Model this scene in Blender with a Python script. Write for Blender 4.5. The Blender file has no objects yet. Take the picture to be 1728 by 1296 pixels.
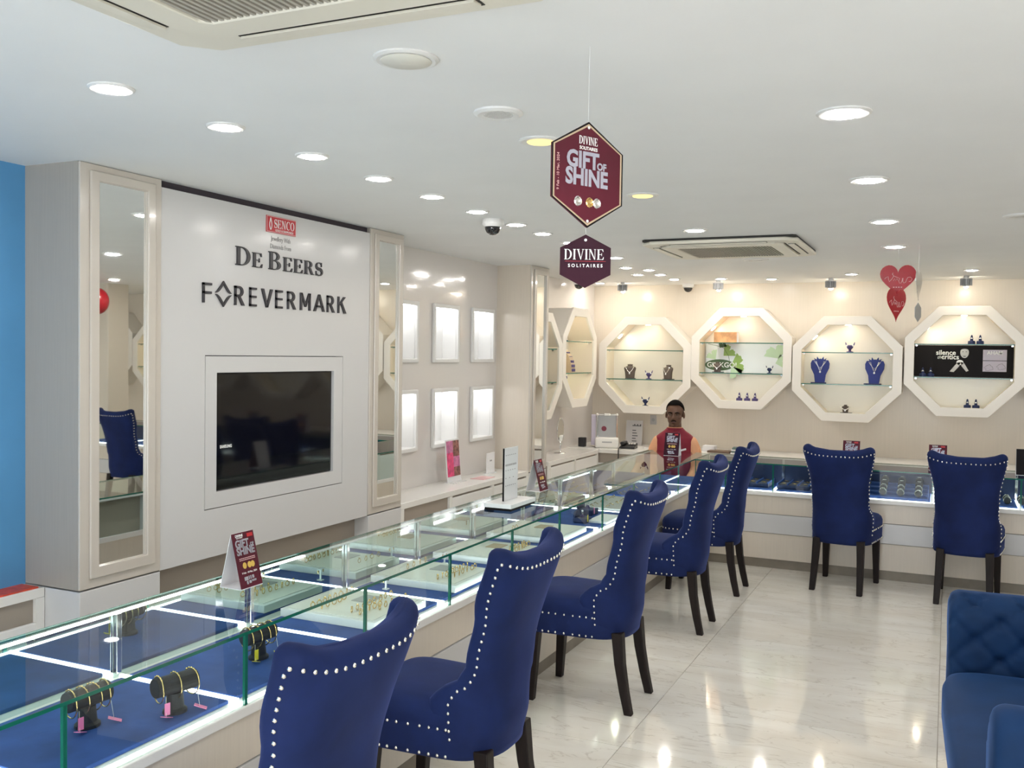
import bpy, bmesh, math, random
from mathutils import Vector, Matrix, noise
PI = math.pi
random.seed(7)
sc = bpy.context.scene
C = sc.collection

# ------------------------------------------------------------------ camera
CAM_H = 1.6
cy_, sy_ = math.cos(.4317), math.sin(.4317)
_d = Vector((-sy_, cy_, 0)); _r = Vector((cy_, sy_, 0)); _u = Vector((0, 0, 1))
cp_, sp_ = math.cos(.0312), math.sin(.0312)
_d2 = _d*cp_ - _u*sp_; _u2 = _u*cp_ + _d*sp_
cr_, sr_ = math.cos(.0153), math.sin(.0153)
_r3 = _r*cr_ + _u2*sr_; _u3 = _u2*cr_ - _r*sr_
cam = bpy.data.objects.new('camera', bpy.data.cameras.new('camera'))
C.objects.link(cam)
cam.matrix_world = Matrix(((_r3.x, _u3.x, -_d2.x, 0), (_r3.y, _u3.y, -_d2.y, 0),
                           (_r3.z, _u3.z, -_d2.z, CAM_H), (0, 0, 0, 1)))
cam.data.sensor_width = 36; cam.data.lens = 36*1598/1728
cam.data.clip_start = .02
sc.camera = cam
# ------------------------------------------------------------------ world and view
w = bpy.data.worlds.new('world'); sc.world = w; w.use_nodes = True
w.node_tree.nodes['Background'].inputs[0].default_value = (.90, .95, 1, 1)
w.node_tree.nodes['Background'].inputs[1].default_value = 1.2
sc.view_settings.view_transform = 'Standard'; sc.view_settings.look = 'None'
sc.view_settings.gamma = 1; sc.view_settings.use_curve_mapping = False
sc.view_settings.exposure = 2.15
sc.cycles.use_denoising = True
sc.cycles.use_adaptive_sampling = True; sc.cycles.adaptive_threshold = .02
sc.cycles.max_bounces = 8; sc.cycles.glossy_bounces = 5; sc.cycles.transparent_max_bounces = 24
sc.cycles.sample_clamp_indirect = 6
LAMP = 30.0            # radiance of the ceiling lamps

# ------------------------------------------------------------------ materials
M = {}
def mat(name, col, rough=.5, metal=0, spec=.5, emit=0, ecol=None, sheen=0, noise_amt=0, noise_scale=20,
        bump=0, bump_scale=60, coat=0, stretch=None, coat_rough=.05):
    m = bpy.data.materials.new(name); m.use_nodes = True
    nt = m.node_tree; b = nt.nodes['Principled BSDF']
    c = (*col, 1)
    b.inputs['Base Color'].default_value = c
    b.inputs['Roughness'].default_value = rough; b.inputs['Metallic'].default_value = metal
    b.inputs['Specular IOR Level'].default_value = spec
    if sheen:
        b.inputs['Sheen Weight'].default_value = sheen; b.inputs['Sheen Roughness'].default_value = .35
        b.inputs['Sheen Tint'].default_value = (*[min(1, x*4+.05) for x in col], 1)
    if coat:
        b.inputs['Coat Weight'].default_value = coat; b.inputs['Coat Roughness'].default_value = coat_rough
    if emit:
        b.inputs['Emission Color'].default_value = (*(ecol or col), 1); b.inputs['Emission Strength'].default_value = emit
    if noise_amt or bump:
        tc = nt.nodes.new('ShaderNodeTexCoord'); mp = nt.nodes.new('ShaderNodeMapping')
        nt.links.new(tc.outputs['Object'], mp.inputs[0])
        if stretch: mp.inputs['Scale'].default_value = stretch
    if noise_amt:
        n = nt.nodes.new('ShaderNodeTexNoise'); n.inputs['Scale'].default_value = noise_scale; n.inputs['Detail'].default_value = 5
        nt.links.new(mp.outputs[0], n.inputs['Vector'])
        r = nt.nodes.new('ShaderNodeValToRGB')
        r.color_ramp.elements[0].color = (*[x*(1-noise_amt) for x in col], 1); r.color_ramp.elements[0].position = .3
        r.color_ramp.elements[1].color = (*[min(1, x*(1+noise_amt)) for x in col], 1); r.color_ramp.elements[1].position = .7
        nt.links.new(n.outputs['Fac'], r.inputs[0]); nt.links.new(r.outputs[0], b.inputs['Base Color'])
    if bump:
        n2 = nt.nodes.new('ShaderNodeTexNoise'); n2.inputs['Scale'].default_value = bump_scale; n2.inputs['Detail'].default_value = 4
        nt.links.new(mp.outputs[0], n2.inputs['Vector'])
        bp = nt.nodes.new('ShaderNodeBump'); bp.inputs['Strength'].default_value = bump; bp.inputs['Distance'].default_value = .01
        nt.links.new(n2.outputs['Fac'], bp.inputs['Height']); nt.links.new(bp.outputs[0], b.inputs['Normal'])
    M[name] = m
    return m

def thin_glass(name, tint, refl=1.0):
    m = bpy.data.materials.new(name); m.use_nodes = True
    nt = m.node_tree; nt.nodes.clear()
    out = nt.nodes.new('ShaderNodeOutputMaterial'); mx = nt.nodes.new('ShaderNodeMixShader')
    tr = nt.nodes.new('ShaderNodeBsdfTransparent'); gl = nt.nodes.new('ShaderNodeBsdfGlossy')
    tr.inputs[0].default_value = (*tint, 1); gl.inputs['Roughness'].default_value = .01
    fr = nt.nodes.new('ShaderNodeFresnel'); fr.inputs[0].default_value = 1.5
    mu = nt.nodes.new('ShaderNodeMath'); mu.operation = 'MULTIPLY'; mu.inputs[1].default_value = refl
    ge = nt.nodes.new('ShaderNodeNewGeometry'); inv = nt.nodes.new('ShaderNodeMath'); inv.operation = 'SUBTRACT'; inv.inputs[0].default_value = 1
    m2 = nt.nodes.new('ShaderNodeMath'); m2.operation = 'MULTIPLY'      # a thin pane reflects at its outer face only
    nt.links.new(ge.outputs['Backfacing'], inv.inputs[1]); nt.links.new(inv.outputs[0], m2.inputs[1]); nt.links.new(mu.outputs[0], m2.inputs[0])
    nt.links.new(fr.outputs[0], mu.inputs[0]); nt.links.new(m2.outputs[0], mx.inputs[0])
    nt.links.new(tr.outputs[0], mx.inputs[1]); nt.links.new(gl.outputs[0], mx.inputs[2]); nt.links.new(mx.outputs[0], out.inputs[0])
    M[name] = m

def emission(name, col, strength):
    m = bpy.data.materials.new(name); m.use_nodes = True
    nt = m.node_tree; nt.nodes.clear()
    out = nt.nodes.new('ShaderNodeOutputMaterial'); e = nt.nodes.new('ShaderNodeEmission')
    e.inputs[0].default_value = (*col, 1); e.inputs[1].default_value = strength
    nt.links.new(e.outputs[0], out.inputs[0]); M[name] = m

# polished beige marble tile with veins, placed by world position
def marble():
    m = bpy.data.materials.new('floor_marble'); m.use_nodes = True
    nt = m.node_tree; b = nt.nodes['Principled BSDF']
    g = nt.nodes.new('ShaderNodeNewGeometry'); oi = nt.nodes.new('ShaderNodeObjectInfo')
    ad = nt.nodes.new('ShaderNodeVectorMath'); ad.operation = 'ADD'
    sca = nt.nodes.new('ShaderNodeVectorMath'); sca.operation = 'SCALE'; sca.inputs['Scale'].default_value = 9
    cmb = nt.nodes.new('ShaderNodeCombineXYZ')
    nt.links.new(oi.outputs['Random'], cmb.inputs[0]); nt.links.new(oi.outputs['Random'], cmb.inputs[1])
    nt.links.new(cmb.outputs[0], sca.inputs[0])
    nt.links.new(g.outputs['Position'], ad.inputs[0]); nt.links.new(sca.outputs[0], ad.inputs[1])
    mp = nt.nodes.new('ShaderNodeMapping'); mp.inputs['Scale'].default_value = (.9, 3.2, 1); mp.inputs['Rotation'].default_value = (0, 0, .25)
    nt.links.new(ad.outputs[0], mp.inputs[0])
    n1 = nt.nodes.new('ShaderNodeTexNoise'); n1.inputs['Scale'].default_value = 1.6; n1.inputs['Detail'].default_value = 8; n1.inputs['Distortion'].default_value = .6
    nt.links.new(mp.outputs[0], n1.inputs['Vector'])
    r1 = nt.nodes.new('ShaderNodeValToRGB')
    r1.color_ramp.elements[0].position = .3; r1.color_ramp.elements[0].color = (.80, .745, .65, 1)
    r1.color_ramp.elements[1].position = .72; r1.color_ramp.elements[1].color = (.93, .90, .82, 1)
    nt.links.new(n1.outputs['Fac'], r1.inputs[0])
    n2 = nt.nodes.new('ShaderNodeTexNoise'); n2.inputs['Scale'].default_value = 2.6; n2.inputs['Detail'].default_value = 6; n2.inputs['Distortion'].default_value = 1.2
    nt.links.new(mp.outputs[0], n2.inputs['Vector'])
    r2 = nt.nodes.new('ShaderNodeValToRGB')
    e = r2.color_ramp.elements; e[0].position = .485; e[0].color = (0, 0, 0, 1); e[1].position = .5; e[1].color = (1, 1, 1, 1)
    e3 = e.new(.515); e3.color = (0, 0, 0, 1)
    nt.links.new(n2.outputs['Fac'], r2.inputs[0])
    mx = nt.nodes.new('ShaderNodeMix'); mx.data_type = 'RGBA'
    mu = nt.nodes.new('ShaderNodeMath'); mu.operation = 'MULTIPLY'; mu.inputs[1].default_value = .42
    nt.links.new(r2.outputs[0], mu.inputs[0]); nt.links.new(mu.outputs[0], mx.inputs['Factor'])
    nt.links.new(r1.outputs[0], mx.inputs['A']); mx.inputs['B'].default_value = (.50, .43, .34, 1)
    nt.links.new(mx.outputs['Result'], b.inputs['Base Color'])
    b.inputs['Roughness'].default_value = .07; b.inputs['Specular IOR Level'].default_value = .6
    M['floor_marble'] = m
marble()

mat('grout', (.30, .25, .19), .7)
mat('ceiling_white', (.86, .86, .855), .6, noise_amt=.015, noise_scale=3)
mat('cream_laminate', (.72, .64, .54), .22, noise_amt=.022, noise_scale=9, stretch=(14, 14, .5))
mat('cream_wall', (.78, .70, .59), .25, noise_amt=.018, noise_scale=6, stretch=(12, 12, .3))
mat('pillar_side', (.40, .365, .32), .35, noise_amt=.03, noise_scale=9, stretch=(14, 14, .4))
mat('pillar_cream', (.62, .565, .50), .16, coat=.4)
mat('gloss_white', (.66, .65, .645), .22, coat=.12, coat_rough=.12)
mat('niche_wall', (.76, .72, .69), .12, coat=.5)
mat('white_paint', (.84, .83, .81), .3)
mat('ledge_white', (.86, .84, .80), .2)
mat('taupe', (.36, .31, .26), .5)
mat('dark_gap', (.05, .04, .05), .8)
mat('blue_wall', (.10, .32, .60), .45, noise_amt=.06, noise_scale=3)
mat('mirror', (.88, .90, .89), .015, metal=1)
mat('case_mirror', (.62, .74, .72), .02, metal=1)
mat('octagon_cream', (.84, .79, .71), .25)
mat('octagon_inside', (.80, .70, .57), .35)
mat('velvet', (.0078, .0175, .082), .75, spec=.2, sheen=.5, noise_amt=.22, noise_scale=7)
mat('sofa_velvet', (.006, .030, .095), .7, spec=.2, sheen=.6, noise_amt=.2, noise_scale=6)
mat('mat_blue', (.025, .065, .24), .7, spec=.3, sheen=.3, noise_amt=.25, noise_scale=8)
mat('tray_navy', (.008, .02, .085), .6)
mat('display_blue', (.015, .03, .20), .6, sheen=.3)
mat('display_purple', (.07, .05, .17), .55)
mat('black_velvet', (.012, .012, .018), .6, sheen=.2)
mat('black_plastic', (.015, .015, .017), .35)
mat('leg_wood', (.012, .007, .006), .5, spec=.25, noise_amt=.3, noise_scale=12, stretch=(6, 6, .6))
mat('nail_silver', (.80, .78, .72), .22, metal=1)
mat('chrome', (.8, .8, .8), .12, metal=1)
mat('gold', (.83, .58, .24), .2, metal=1)
mat('silver', (.85, .84, .82), .18, metal=1)
mat('diamond', (.92, .93, .96), .05, spec=1)
mat('tv_black', (.004, .004, .006), .06, spec=.6)
mat('tv_bezel', (.01, .01, .011), .25)
mat('letter_dark', (.035, .033, .04), .35)
mat('red_plate', (.55, .025, .035), .35)
mat('white_print', (.9, .9, .88), .5)
mat('grey_print', (.30, .29, .29), .5)
mat('maroon', (.10, .011, .024), .5, spec=.25, noise_amt=.35, noise_scale=2.5)
mat('maroon_light', (.20, .016, .035), .35)
mat('purple_print', (.035, .006, .016), .6, spec=.2, noise_amt=.4, noise_scale=3)
mat('gold_print', (.72, .46, .10), .4)
mat('chrome_print', (.55, .55, .66), .25, metal=.6)
mat('heart_red', (.42, .012, .022), .25)
mat('heart_print', (.75, .45, .45), .3)
mat('paper_white', (.86, .85, .86), .5)
mat('card_lilac', (.55, .50, .60), .5)
mat('pink_tag', (.85, .22, .45), .5)
mat('yellow_tag', (.80, .68, .03), .5)
mat('acrylic_white', (.85, .86, .86), .15)
mat('lamp_trim', (.80, .79, .77), .3)
mat('lamp_dead', (.78, .76, .68), .35)
mat('ac_plastic', (.74, .70, .60), .35)
mat('ac_dark', (.10, .09, .075), .6)
mat('ac_shadow', (.03, .028, .025), .7)
mat('ac_slat', (.42, .39, .33), .5)
mat('skin', (.13, .062, .036), .5)
mat('hair', (.006, .005, .0045), .95, spec=.08)
mat('eye_white', (.40, .36, .33), .25)
mat('eye_dark', (.006, .004, .003), .15)
mat('lips', (.115, .045, .035), .5)
mat('vest', (.22, .008, .028), .7, sheen=.2)
mat('shirt', (.78, .40, .22), .65)
mat('trousers', (.02, .02, .025), .7)
mat('poster_black', (.008, .006, .007), .6, spec=.2)
mat('poster_white', (.80, .84, .86), .35)
mat('poster_grey', (.55, .53, .52), .4)
mat('leaf_green', (.30, .45, .12), .4)
mat('leaf_pale', (.55, .72, .50), .4)
mat('leaf_dark', (.07, .12, .05), .4)
mat('magazine_pink', (.80, .08, .22), .4, noise_amt=.3, noise_scale=30)
mat('magazine_photo', (.28, .12, .10), .4, noise_amt=.7, noise_scale=40)
mat('magazine_lilac', (.62, .20, .38), .4, noise_amt=.3, noise_scale=30)
mat('magazine_red', (.65, .07, .03), .4, noise_amt=.3, noise_scale=25)
mat('magazine_blue', (.05, .05, .22), .4, noise_amt=.5, noise_scale=25)
mat('box_orange', (.85, .40, .18), .4, noise_amt=.4, noise_scale=12)
mat('plinth', (.24, .205, .16), .35, noise_amt=.15, noise_scale=8)
mat('brown_bust', (.10, .075, .06), .6)
mat('bust_side', (.52, .40, .27), .6)
mat('book_brown', (.14, .09, .06), .5)
mat('book_green', (.10, .16, .14), .5)
mat('machine_white', (.82, .80, .76), .35)
mat('machine_grey', (.42, .42, .42), .3)
mat('watch_face', (.62, .63, .62), .2, metal=.9)
mat('stool', (.08, .07, .07), .5)
mat('column_cream', (.70, .63, .53), .3)
mat('door_brown', (.16, .08, .045), .4)
mat('glass_edge', (.012, .14, .095), .12, spec=.8)
mat('ring_white', (.80, .79, .74), .3)
mat('camera_dome', (.01, .01, .012), .08, spec=.8)
mat('string', (.75, .75, .73), .4)
thin_glass('glass', (.93, .975, .955), 1.0)
thin_glass('glass_shelf', (.95, .985, .965), 1.0)
thin_glass('window_glass', (.97, .98, .98), 1.0)
emission('lamp_white', (1, .955, .90), LAMP)
emission('lamp_cool', (.97, .97, 1), LAMP)
emission('lamp_warm', (1, .74, .28), .42)
emission('spot_warm', (1, .90, .72), LAMP*2.2)
emission('spot_small', (1, .88, .68), 20)
emission('led_strip', (.92, 1, .97), 2.2)
emission('niche_led', (.95, .97, 1), 4.0)

# ------------------------------------------------------------------ mesh helpers
class MB:
    def __init__(s): s.v = []; s.f = []; s.M = Matrix.Identity(4)
    def add(s, vs, fs):
        o = len(s.v); s.v += [tuple(s.M @ Vector(p)) for p in vs]; s.f += [tuple(i+o for i in f) for f in fs]; return s
    def box(s, x0, x1, y0, y1, z0, z1):
        vs = [(x0,y0,z0),(x1,y0,z0),(x1,y1,z0),(x0,y1,z0),(x0,y0,z1),(x1,y0,z1),(x1,y1,z1),(x0,y1,z1)]
        return s.add(vs, [(0,3,2,1),(4,5,6,7),(0,1,5,4),(1,2,6,5),(2,3,7,6),(3,0,4,7)])
    def cbox(s, c, d): return s.box(c[0]-d[0]/2, c[0]+d[0]/2, c[1]-d[1]/2, c[1]+d[1]/2, c[2]-d[2]/2, c[2]+d[2]/2)
    def cone(s, p0, p1, r0, r1, n=12, caps=True):
        p0 = Vector(p0); p1 = Vector(p1); a = (p1-p0).normalized()
        b = a.orthogonal().normalized(); c = a.cross(b); vs = []
        for p, r in ((p0, r0), (p1, r1)):
            for i in range(n):
                t = 2*PI*i/n; vs.append(p + (b*math.cos(t) + c*math.sin(t))*r)
        fs = [(i, (i+1) % n, n+(i+1) % n, n+i) for i in range(n)]
        if caps: fs += [tuple(range(n-1, -1, -1)), tuple(range(n, 2*n))]
        return s.add(vs, fs)
    def tube(s, pts, r, n=8, closed=False):
        pts = [Vector(p) for p in pts]; vs = []; fs = []; k = len(pts)
        prev = None
        for i, p in enumerate(pts):
            a = pts[(i+1) % k] if (closed or i < k-1) else p
            b = pts[(i-1) % k] if (closed or i > 0) else p
            t = (a-b).normalized()
            if prev is None: e = t.orthogonal().normalized()
            else:
                e = prev - t*prev.dot(t)
                e = e.normalized() if e.length > 1e-6 else t.orthogonal().normalized()
            prev = e; g = t.cross(e)
            rr = r[i] if isinstance(r, (list, tuple)) else r
            for j in range(n):
                q = 2*PI*j/n; vs.append(p + (e*math.cos(q)+g*math.sin(q))*rr)
        m = k if closed else k-1
        for i in range(m):
            for j in range(n):
                a = i*n+j; b = i*n+(j+1) % n; c = ((i+1) % k)*n+(j+1) % n; d = ((i+1) % k)*n+j
                fs.append((a, b, c, d))
        if not closed: fs += [tuple(range(n-1, -1, -1)), tuple((k-1)*n+j for j in range(n))]
        return s.add(vs, fs)
    def lathe(s, prof, n=20, c=(0,0,0), sx=1, sy=1):
        vs = []; fs = []; k = len(prof)
        for r, z in prof:
            for j in range(n):
                t = 2*PI*j/n; vs.append((c[0]+r*math.cos(t)*sx, c[1]+r*math.sin(t)*sy, c[2]+z))
        for i in range(k-1):
            for j in range(n):
                fs.append((i*n+j, i*n+(j+1) % n, (i+1)*n+(j+1) % n, (i+1)*n+j))
        fs += [tuple(range(n-1, -1, -1)), tuple((k-1)*n+j for j in range(n))]
        return s.add(vs, fs)
    def ell(s, c, r, n=12, m=8):
        prof = []
        for i in range(m+1):
            t = -PI/2 + PI*i/m; prof.append((max(1e-4, math.cos(t)), math.sin(t)))
        vs = []; fs = []
        for a, z in prof:
            for j in range(n):
                t = 2*PI*j/n; vs.append((c[0]+r[0]*a*math.cos(t), c[1]+r[1]*a*math.sin(t), c[2]+r[2]*z))
        for i in range(m):
            for j in range(n): fs.append((i*n+j, i*n+(j+1) % n, (i+1)*n+(j+1) % n, (i+1)*n+j))
        return s.add(vs, fs)
    def torus(s, c, R, r, n=20, m=6, axis='z', sx=1, sy=1):
        pts = []
        for i in range(n):
            t = 2*PI*i/n; a, b = R*math.cos(t)*sx, R*math.sin(t)*sy
            pts.append({'z': (c[0]+a, c[1]+b, c[2]), 'y': (c[0]+a, c[1], c[2]+b), 'x': (c[0], c[1]+a, c[2]+b)}[axis])
        return s.tube(pts, r, m, True)
    def prism(s, poly, a0, a1, plane='xz'):
        # poly in plane coords, extruded along the third axis
        def mk(p, a): return {'xz': (p[0], a, p[1]), 'xy': (p[0], p[1], a), 'yz': (a, p[0], p[1])}[plane]
        n = len(poly); vs = [mk(p, a0) for p in poly]+[mk(p, a1) for p in poly]
        fs = [tuple(range(n)), tuple(range(2*n-1, n-1, -1))]+[(i, n+i, n+(i+1) % n, (i+1) % n) for i in range(n)]
        return s.add(vs, fs)
    def ring(s, po, pi, a0, a1, plane='xz'):
        def mk(p, a): return {'xz': (p[0], a, p[1]), 'xy': (p[0], p[1], a), 'yz': (a, p[0], p[1])}[plane]
        n = len(po); vs = [mk(p, a0) for p in po]+[mk(p, a0) for p in pi]+[mk(p, a1) for p in po]+[mk(p, a1) for p in pi]
        fs = []
        for i in range(n):
            j = (i+1) % n
            fs += [(i, j, n+j, n+i), (2*n+i, 3*n+i, 3*n+j, 2*n+j), (i, 2*n+i, 2*n+j, j), (n+i, n+j, 3*n+j, 3*n+i)]
        return s.add(vs, fs)
    def grid(s, fn, nu, nv, closed_u=False):
        vs = [fn(i/(nu if closed_u else nu-1), j/(nv-1)) for i in range(nu) for j in range(nv)]
        fs = []
        for i in range(nu if closed_u else nu-1):
            for j in range(nv-1):
                a = i*nv+j; b = ((i+1) % nu)*nv+j; fs.append((a, b, b+1, a+1))
        return s.add(vs, fs)
    def mesh(s, name, material, smooth=False, bevel=0, seg=2, merge=0, recalc=True):
        me = bpy.data.meshes.new(name); me.from_pydata(s.v, [], s.f)
        bm = bmesh.new(); bm.from_mesh(me)
        if merge: bmesh.ops.remove_doubles(bm, verts=bm.verts, dist=merge)
        if recalc: bmesh.ops.recalc_face_normals(bm, faces=bm.faces)
        if bevel:
            es = [e for e in bm.edges if len(e.link_faces) == 2 and e.calc_face_angle(0) > .5]
            bmesh.ops.bevel(bm, geom=es, offset=bevel, segments=seg, affect='EDGES', profile=.5)
        bm.to_mesh(me); bm.free()
        if material: me.materials.append(M[material])
        if smooth: me.polygons.foreach_set('use_smooth', [True]*len(me.polygons))
        me.update(); return me
    def build(s, name, material, parent=None, smooth=False, bevel=0, seg=2, merge=0, recalc=True):
        return link(name, s.mesh(name, material, smooth, bevel, seg, merge, recalc), parent)

def link(name, me, parent=None, loc=None, rot=None):
    o = bpy.data.objects.new(name, me); C.objects.link(o)
    if parent is not None: o.parent = parent
    if loc is not None: o.location = loc
    if rot is not None: o.rotation_euler = rot
    return o
def tag(o, label, cat, group=None):
    o['label'] = label; o['category'] = cat
    if group: o['group'] = group
    return o
def thing(name, label, cat, loc=(0,0,0), rz=0, group=None):
    o = bpy.data.objects.new(name, None); C.objects.link(o); o.empty_display_size = .05
    o.location = loc; o.rotation_euler = (0, 0, rz)
    return tag(o, label, cat, group)
def struct(o, label=None, cat=None):
    o['kind'] = 'structure'
    if label: o['label'] = label
    if cat: o['category'] = cat
    return o
def copy_tree(root, loc, rz=0, label=None, parent=None):
    r = root.copy(); C.objects.link(r); r.parent = parent
    if loc is not None: r.location = loc; r.rotation_euler = (0, 0, rz)
    if label: r['label'] = label
    for ch in root.children: copy_tree(ch, None, 0, None, r)
    return r
def B(): return MB()

# flat lettering: text turned into a thin solid
_txt = {}
def text_mesh(s, size, depth, material, align='CENTER', sx=1.0, shear=0, bold=0):
    key = (s, size, depth, material, align, sx, shear, bold)
    if key in _txt: return _txt[key]
    cu = bpy.data.curves.new('t', 'FONT'); cu.body = s; cu.size = size; cu.extrude = depth; cu.align_x = align; cu.shear = shear
    cu.offset = bold; cu.resolution_u = 3
    o = bpy.data.objects.new('t', cu); C.objects.link(o)
    bpy.context.view_layer.update()
    me = bpy.data.meshes.new_from_object(o.evaluated_get(bpy.context.evaluated_depsgraph_get()))
    bpy.data.objects.remove(o); bpy.data.curves.remove(cu)
    for v in me.vertices: v.co.x *= sx
    me.materials.clear(); me.materials.append(M[material]); _txt[key] = me
    return me
FACE_X = Matrix(((0,0,1,0),(1,0,0,0),(0,1,0,0),(0,0,0,1)))    # text x -> +Y, text y -> +Z, normal -> +X
FACE_NY = Matrix(((1,0,0,0),(0,0,-1,0),(0,1,0,0),(0,0,0,1)))  # text x -> +X, text y -> +Z, normal -> -Y
def put_text(name, s, size, loc, parent, material, face=FACE_X, depth=.0006, align='CENTER', sx=1.0, shear=0, bold=0, extra=None):
    o = link(name, text_mesh(s, size, depth, material, align, sx, shear, bold), parent)
    m = Matrix.Translation(loc) @ face
    if extra is not None: m = m @ extra
    o.matrix_local = m
    return o

# ------------------------------------------------------------------ the room
ZC = 2.355; XW = -3.52; XP = -3.2; YW = 9.75; XR = 5.0; YB = -2.6
fl = struct(B().box(-3.9, XR+.2, YB-.2, YW+.2, -.06, -.003).build('floor', 'grout'), 'polished beige marble tile floor', 'floor')
tw, th = 1.18, .585
tile = B().box(-tw/2+.0012, tw/2-.0012, -th/2+.0012, th/2-.0012, -.003, 0).mesh('tile', 'floor_marble')
nx0 = -3; k = 0
for i in range(-3, 5):
    for j in range(-10, 14):
        x = (i+.5)*tw; y = 3.68+(j-.5)*th
        if y > YW+.2 or x-tw/2 > 2.5 and j < -8: continue
        o = link('tile', tile, fl, (x, y, 0))
struct(B().box(-3.9, XR+.2, YB-.2, YW+.2, ZC, ZC+.1).build('ceiling', 'ceiling_white'), 'flat white painted ceiling', 'ceiling')
NY = [(5.62, 5.97), (6.19, 6.60), (6.82, 7.23)]; NZ = [(.885, 1.335), (1.53, 1.975)]
wm = B(); ycur = 5.255
for (a_, b_) in NY:
    wm.box(XW-.15, XW, ycur, a_+.02, 0, ZC)
    zc_ = 0
    for (c_, d_) in NZ: wm.box(XW-.15, XW, a_+.02, b_-.02, zc_, c_+.02); zc_ = d_-.02
    wm.box(XW-.15, XW, a_+.02, b_-.02, zc_, ZC); ycur = b_-.02
wm.box(XW-.15, XW, ycur, YW, 0, ZC)
wl = struct(wm.build('wall_left', 'niche_wall'), 'glossy pale wall with lit display niches', 'wall')
wb = B().box(XW-.15, XW, YB, 2.755, .6, ZC).build('wall_left_blue', 'blue_wall')
struct(wb, 'plain bright blue wall beside the first mirrored pillar', 'wall')
struct(B().box(-3.9, XR+.2, YW, YW+.15, 0, ZC).build('wall_far', 'cream_wall'), 'cream wall behind the octagonal display boxes', 'wall')
struct(B().box(XR, XR+.15, YB, YW, 0, ZC).build('wall_right', 'cream_wall'), 'cream wall on the right of the shop', 'wall')
# shop front behind the viewer with a wide glazed opening
wbk = B()
wbk.box(-3.67, -2.6, YB-.15, YB, 0, ZC).box(4.2, XR+.15, YB-.15, YB, 0, ZC).box(-2.6, 4.2, YB-.15, YB, 2.15, ZC)
struct(wbk.build('wall_back', 'cream_wall'), 'cream shop front wall around the glass entrance', 'wall')
win = struct(B().ring([(-2.6,0),(4.2,0),(4.2,2.15),(-2.6,2.15)], [(-2.54,.06),(4.14,.06),(4.14,2.09),(-2.54,2.09)], YB-.1, YB-.04).build('window_1', 'chrome'), 'glazed shop front', 'window')
for a, b in ((-2.54, -.4), (-.4, 1.8), (1.8, 4.14)):
    B().box(a+.01, b-.01, YB-.075, YB-.065, .06, 2.09).build('pane', 'window_glass', win)

# ------------------------------------------------------------------ mirrored pillars
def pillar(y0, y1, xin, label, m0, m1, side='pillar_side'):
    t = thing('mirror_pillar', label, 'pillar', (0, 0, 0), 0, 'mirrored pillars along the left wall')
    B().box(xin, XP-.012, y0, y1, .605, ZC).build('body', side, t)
    B().box(xin, XP, y0, y1, 0, .598).build('base', 'gloss_white', t, bevel=.003)
    R = lambda a, b, c, d: [(a, c), (b, c), (b, d), (a, d)]
    B().ring(R(y0, y1, .605, ZC-.002), R(m0, m1, .695, 2.285), XP-.012, XP, 'yz').build('facing', 'pillar_cream', t, bevel=.002)
    B().ring(R(m0-.045, m1+.045, .645, 2.325), R(m0-.001, m1+.001, .693, 2.287), XP, XP+.012, 'yz').build('mirror_frame', 'pillar_cream', t, bevel=.004)
    B().box(XP-.008, XP-.004, m0, m1, .695, 2.285).build('mirror', 'mirror', t)
    return t
pillar(2.755, 3.19, -3.67, 'mirrored pillar between the blue wall and white sign panel', 2.845, 3.105)
pillar(4.875, 5.255, -3.67, 'mirrored pillar between the white sign panel and lit niches', 4.955, 5.19)
pillar(7.31, 7.69, XW, 'farthest mirrored pillar, reflecting the seated man', 7.405, 7.62, 'cream_laminate')

# low wall under the sign panel
struct(B().box(-3.67, -3.3, 3.19, 4.875, 0, ZC).build('wall_left_recess', 'taupe'), 'taupe wall recess under the white sign panel', 'wall')
# ------------------------------------------------------------------ sign panel with raised letters
sp = thing('sign_panel', 'big glossy white wall panel with dark raised shop lettering around the television', 'panel', (XP, 4.03, .6))
XO, YO, ZO = XP, 4.03, .6
def SL(y, z, x=0): return (x, y-YO, z-ZO)
R4 = lambda a, b, c, d: [(a-YO, c-ZO), (b-YO, c-ZO), (b-YO, d-ZO), (a-YO, d-ZO)]
B().ring(R4(3.192, 4.873, .6, 2.322), R4(3.475, 4.605, .832, 1.574), -.06, -.008, 'yz').build('board', 'gloss_white', sp)
B().ring(R4(3.479, 4.601, .836, 1.570), R4(3.556, 4.516, .912, 1.490), -.06, -.008, 'yz').build('surround', 'gloss_white', sp)
B().box(-.09, -.062, 3.47-YO, 4.61-YO, .83-ZO, 1.58-ZO).build('backing', 'dark_gap', sp)
B().box(-.09, -.03, 3.192-YO, 4.873-YO, 2.324-ZO, ZC-ZO).build('shadow_gap', 'dark_gap', sp)

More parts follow.
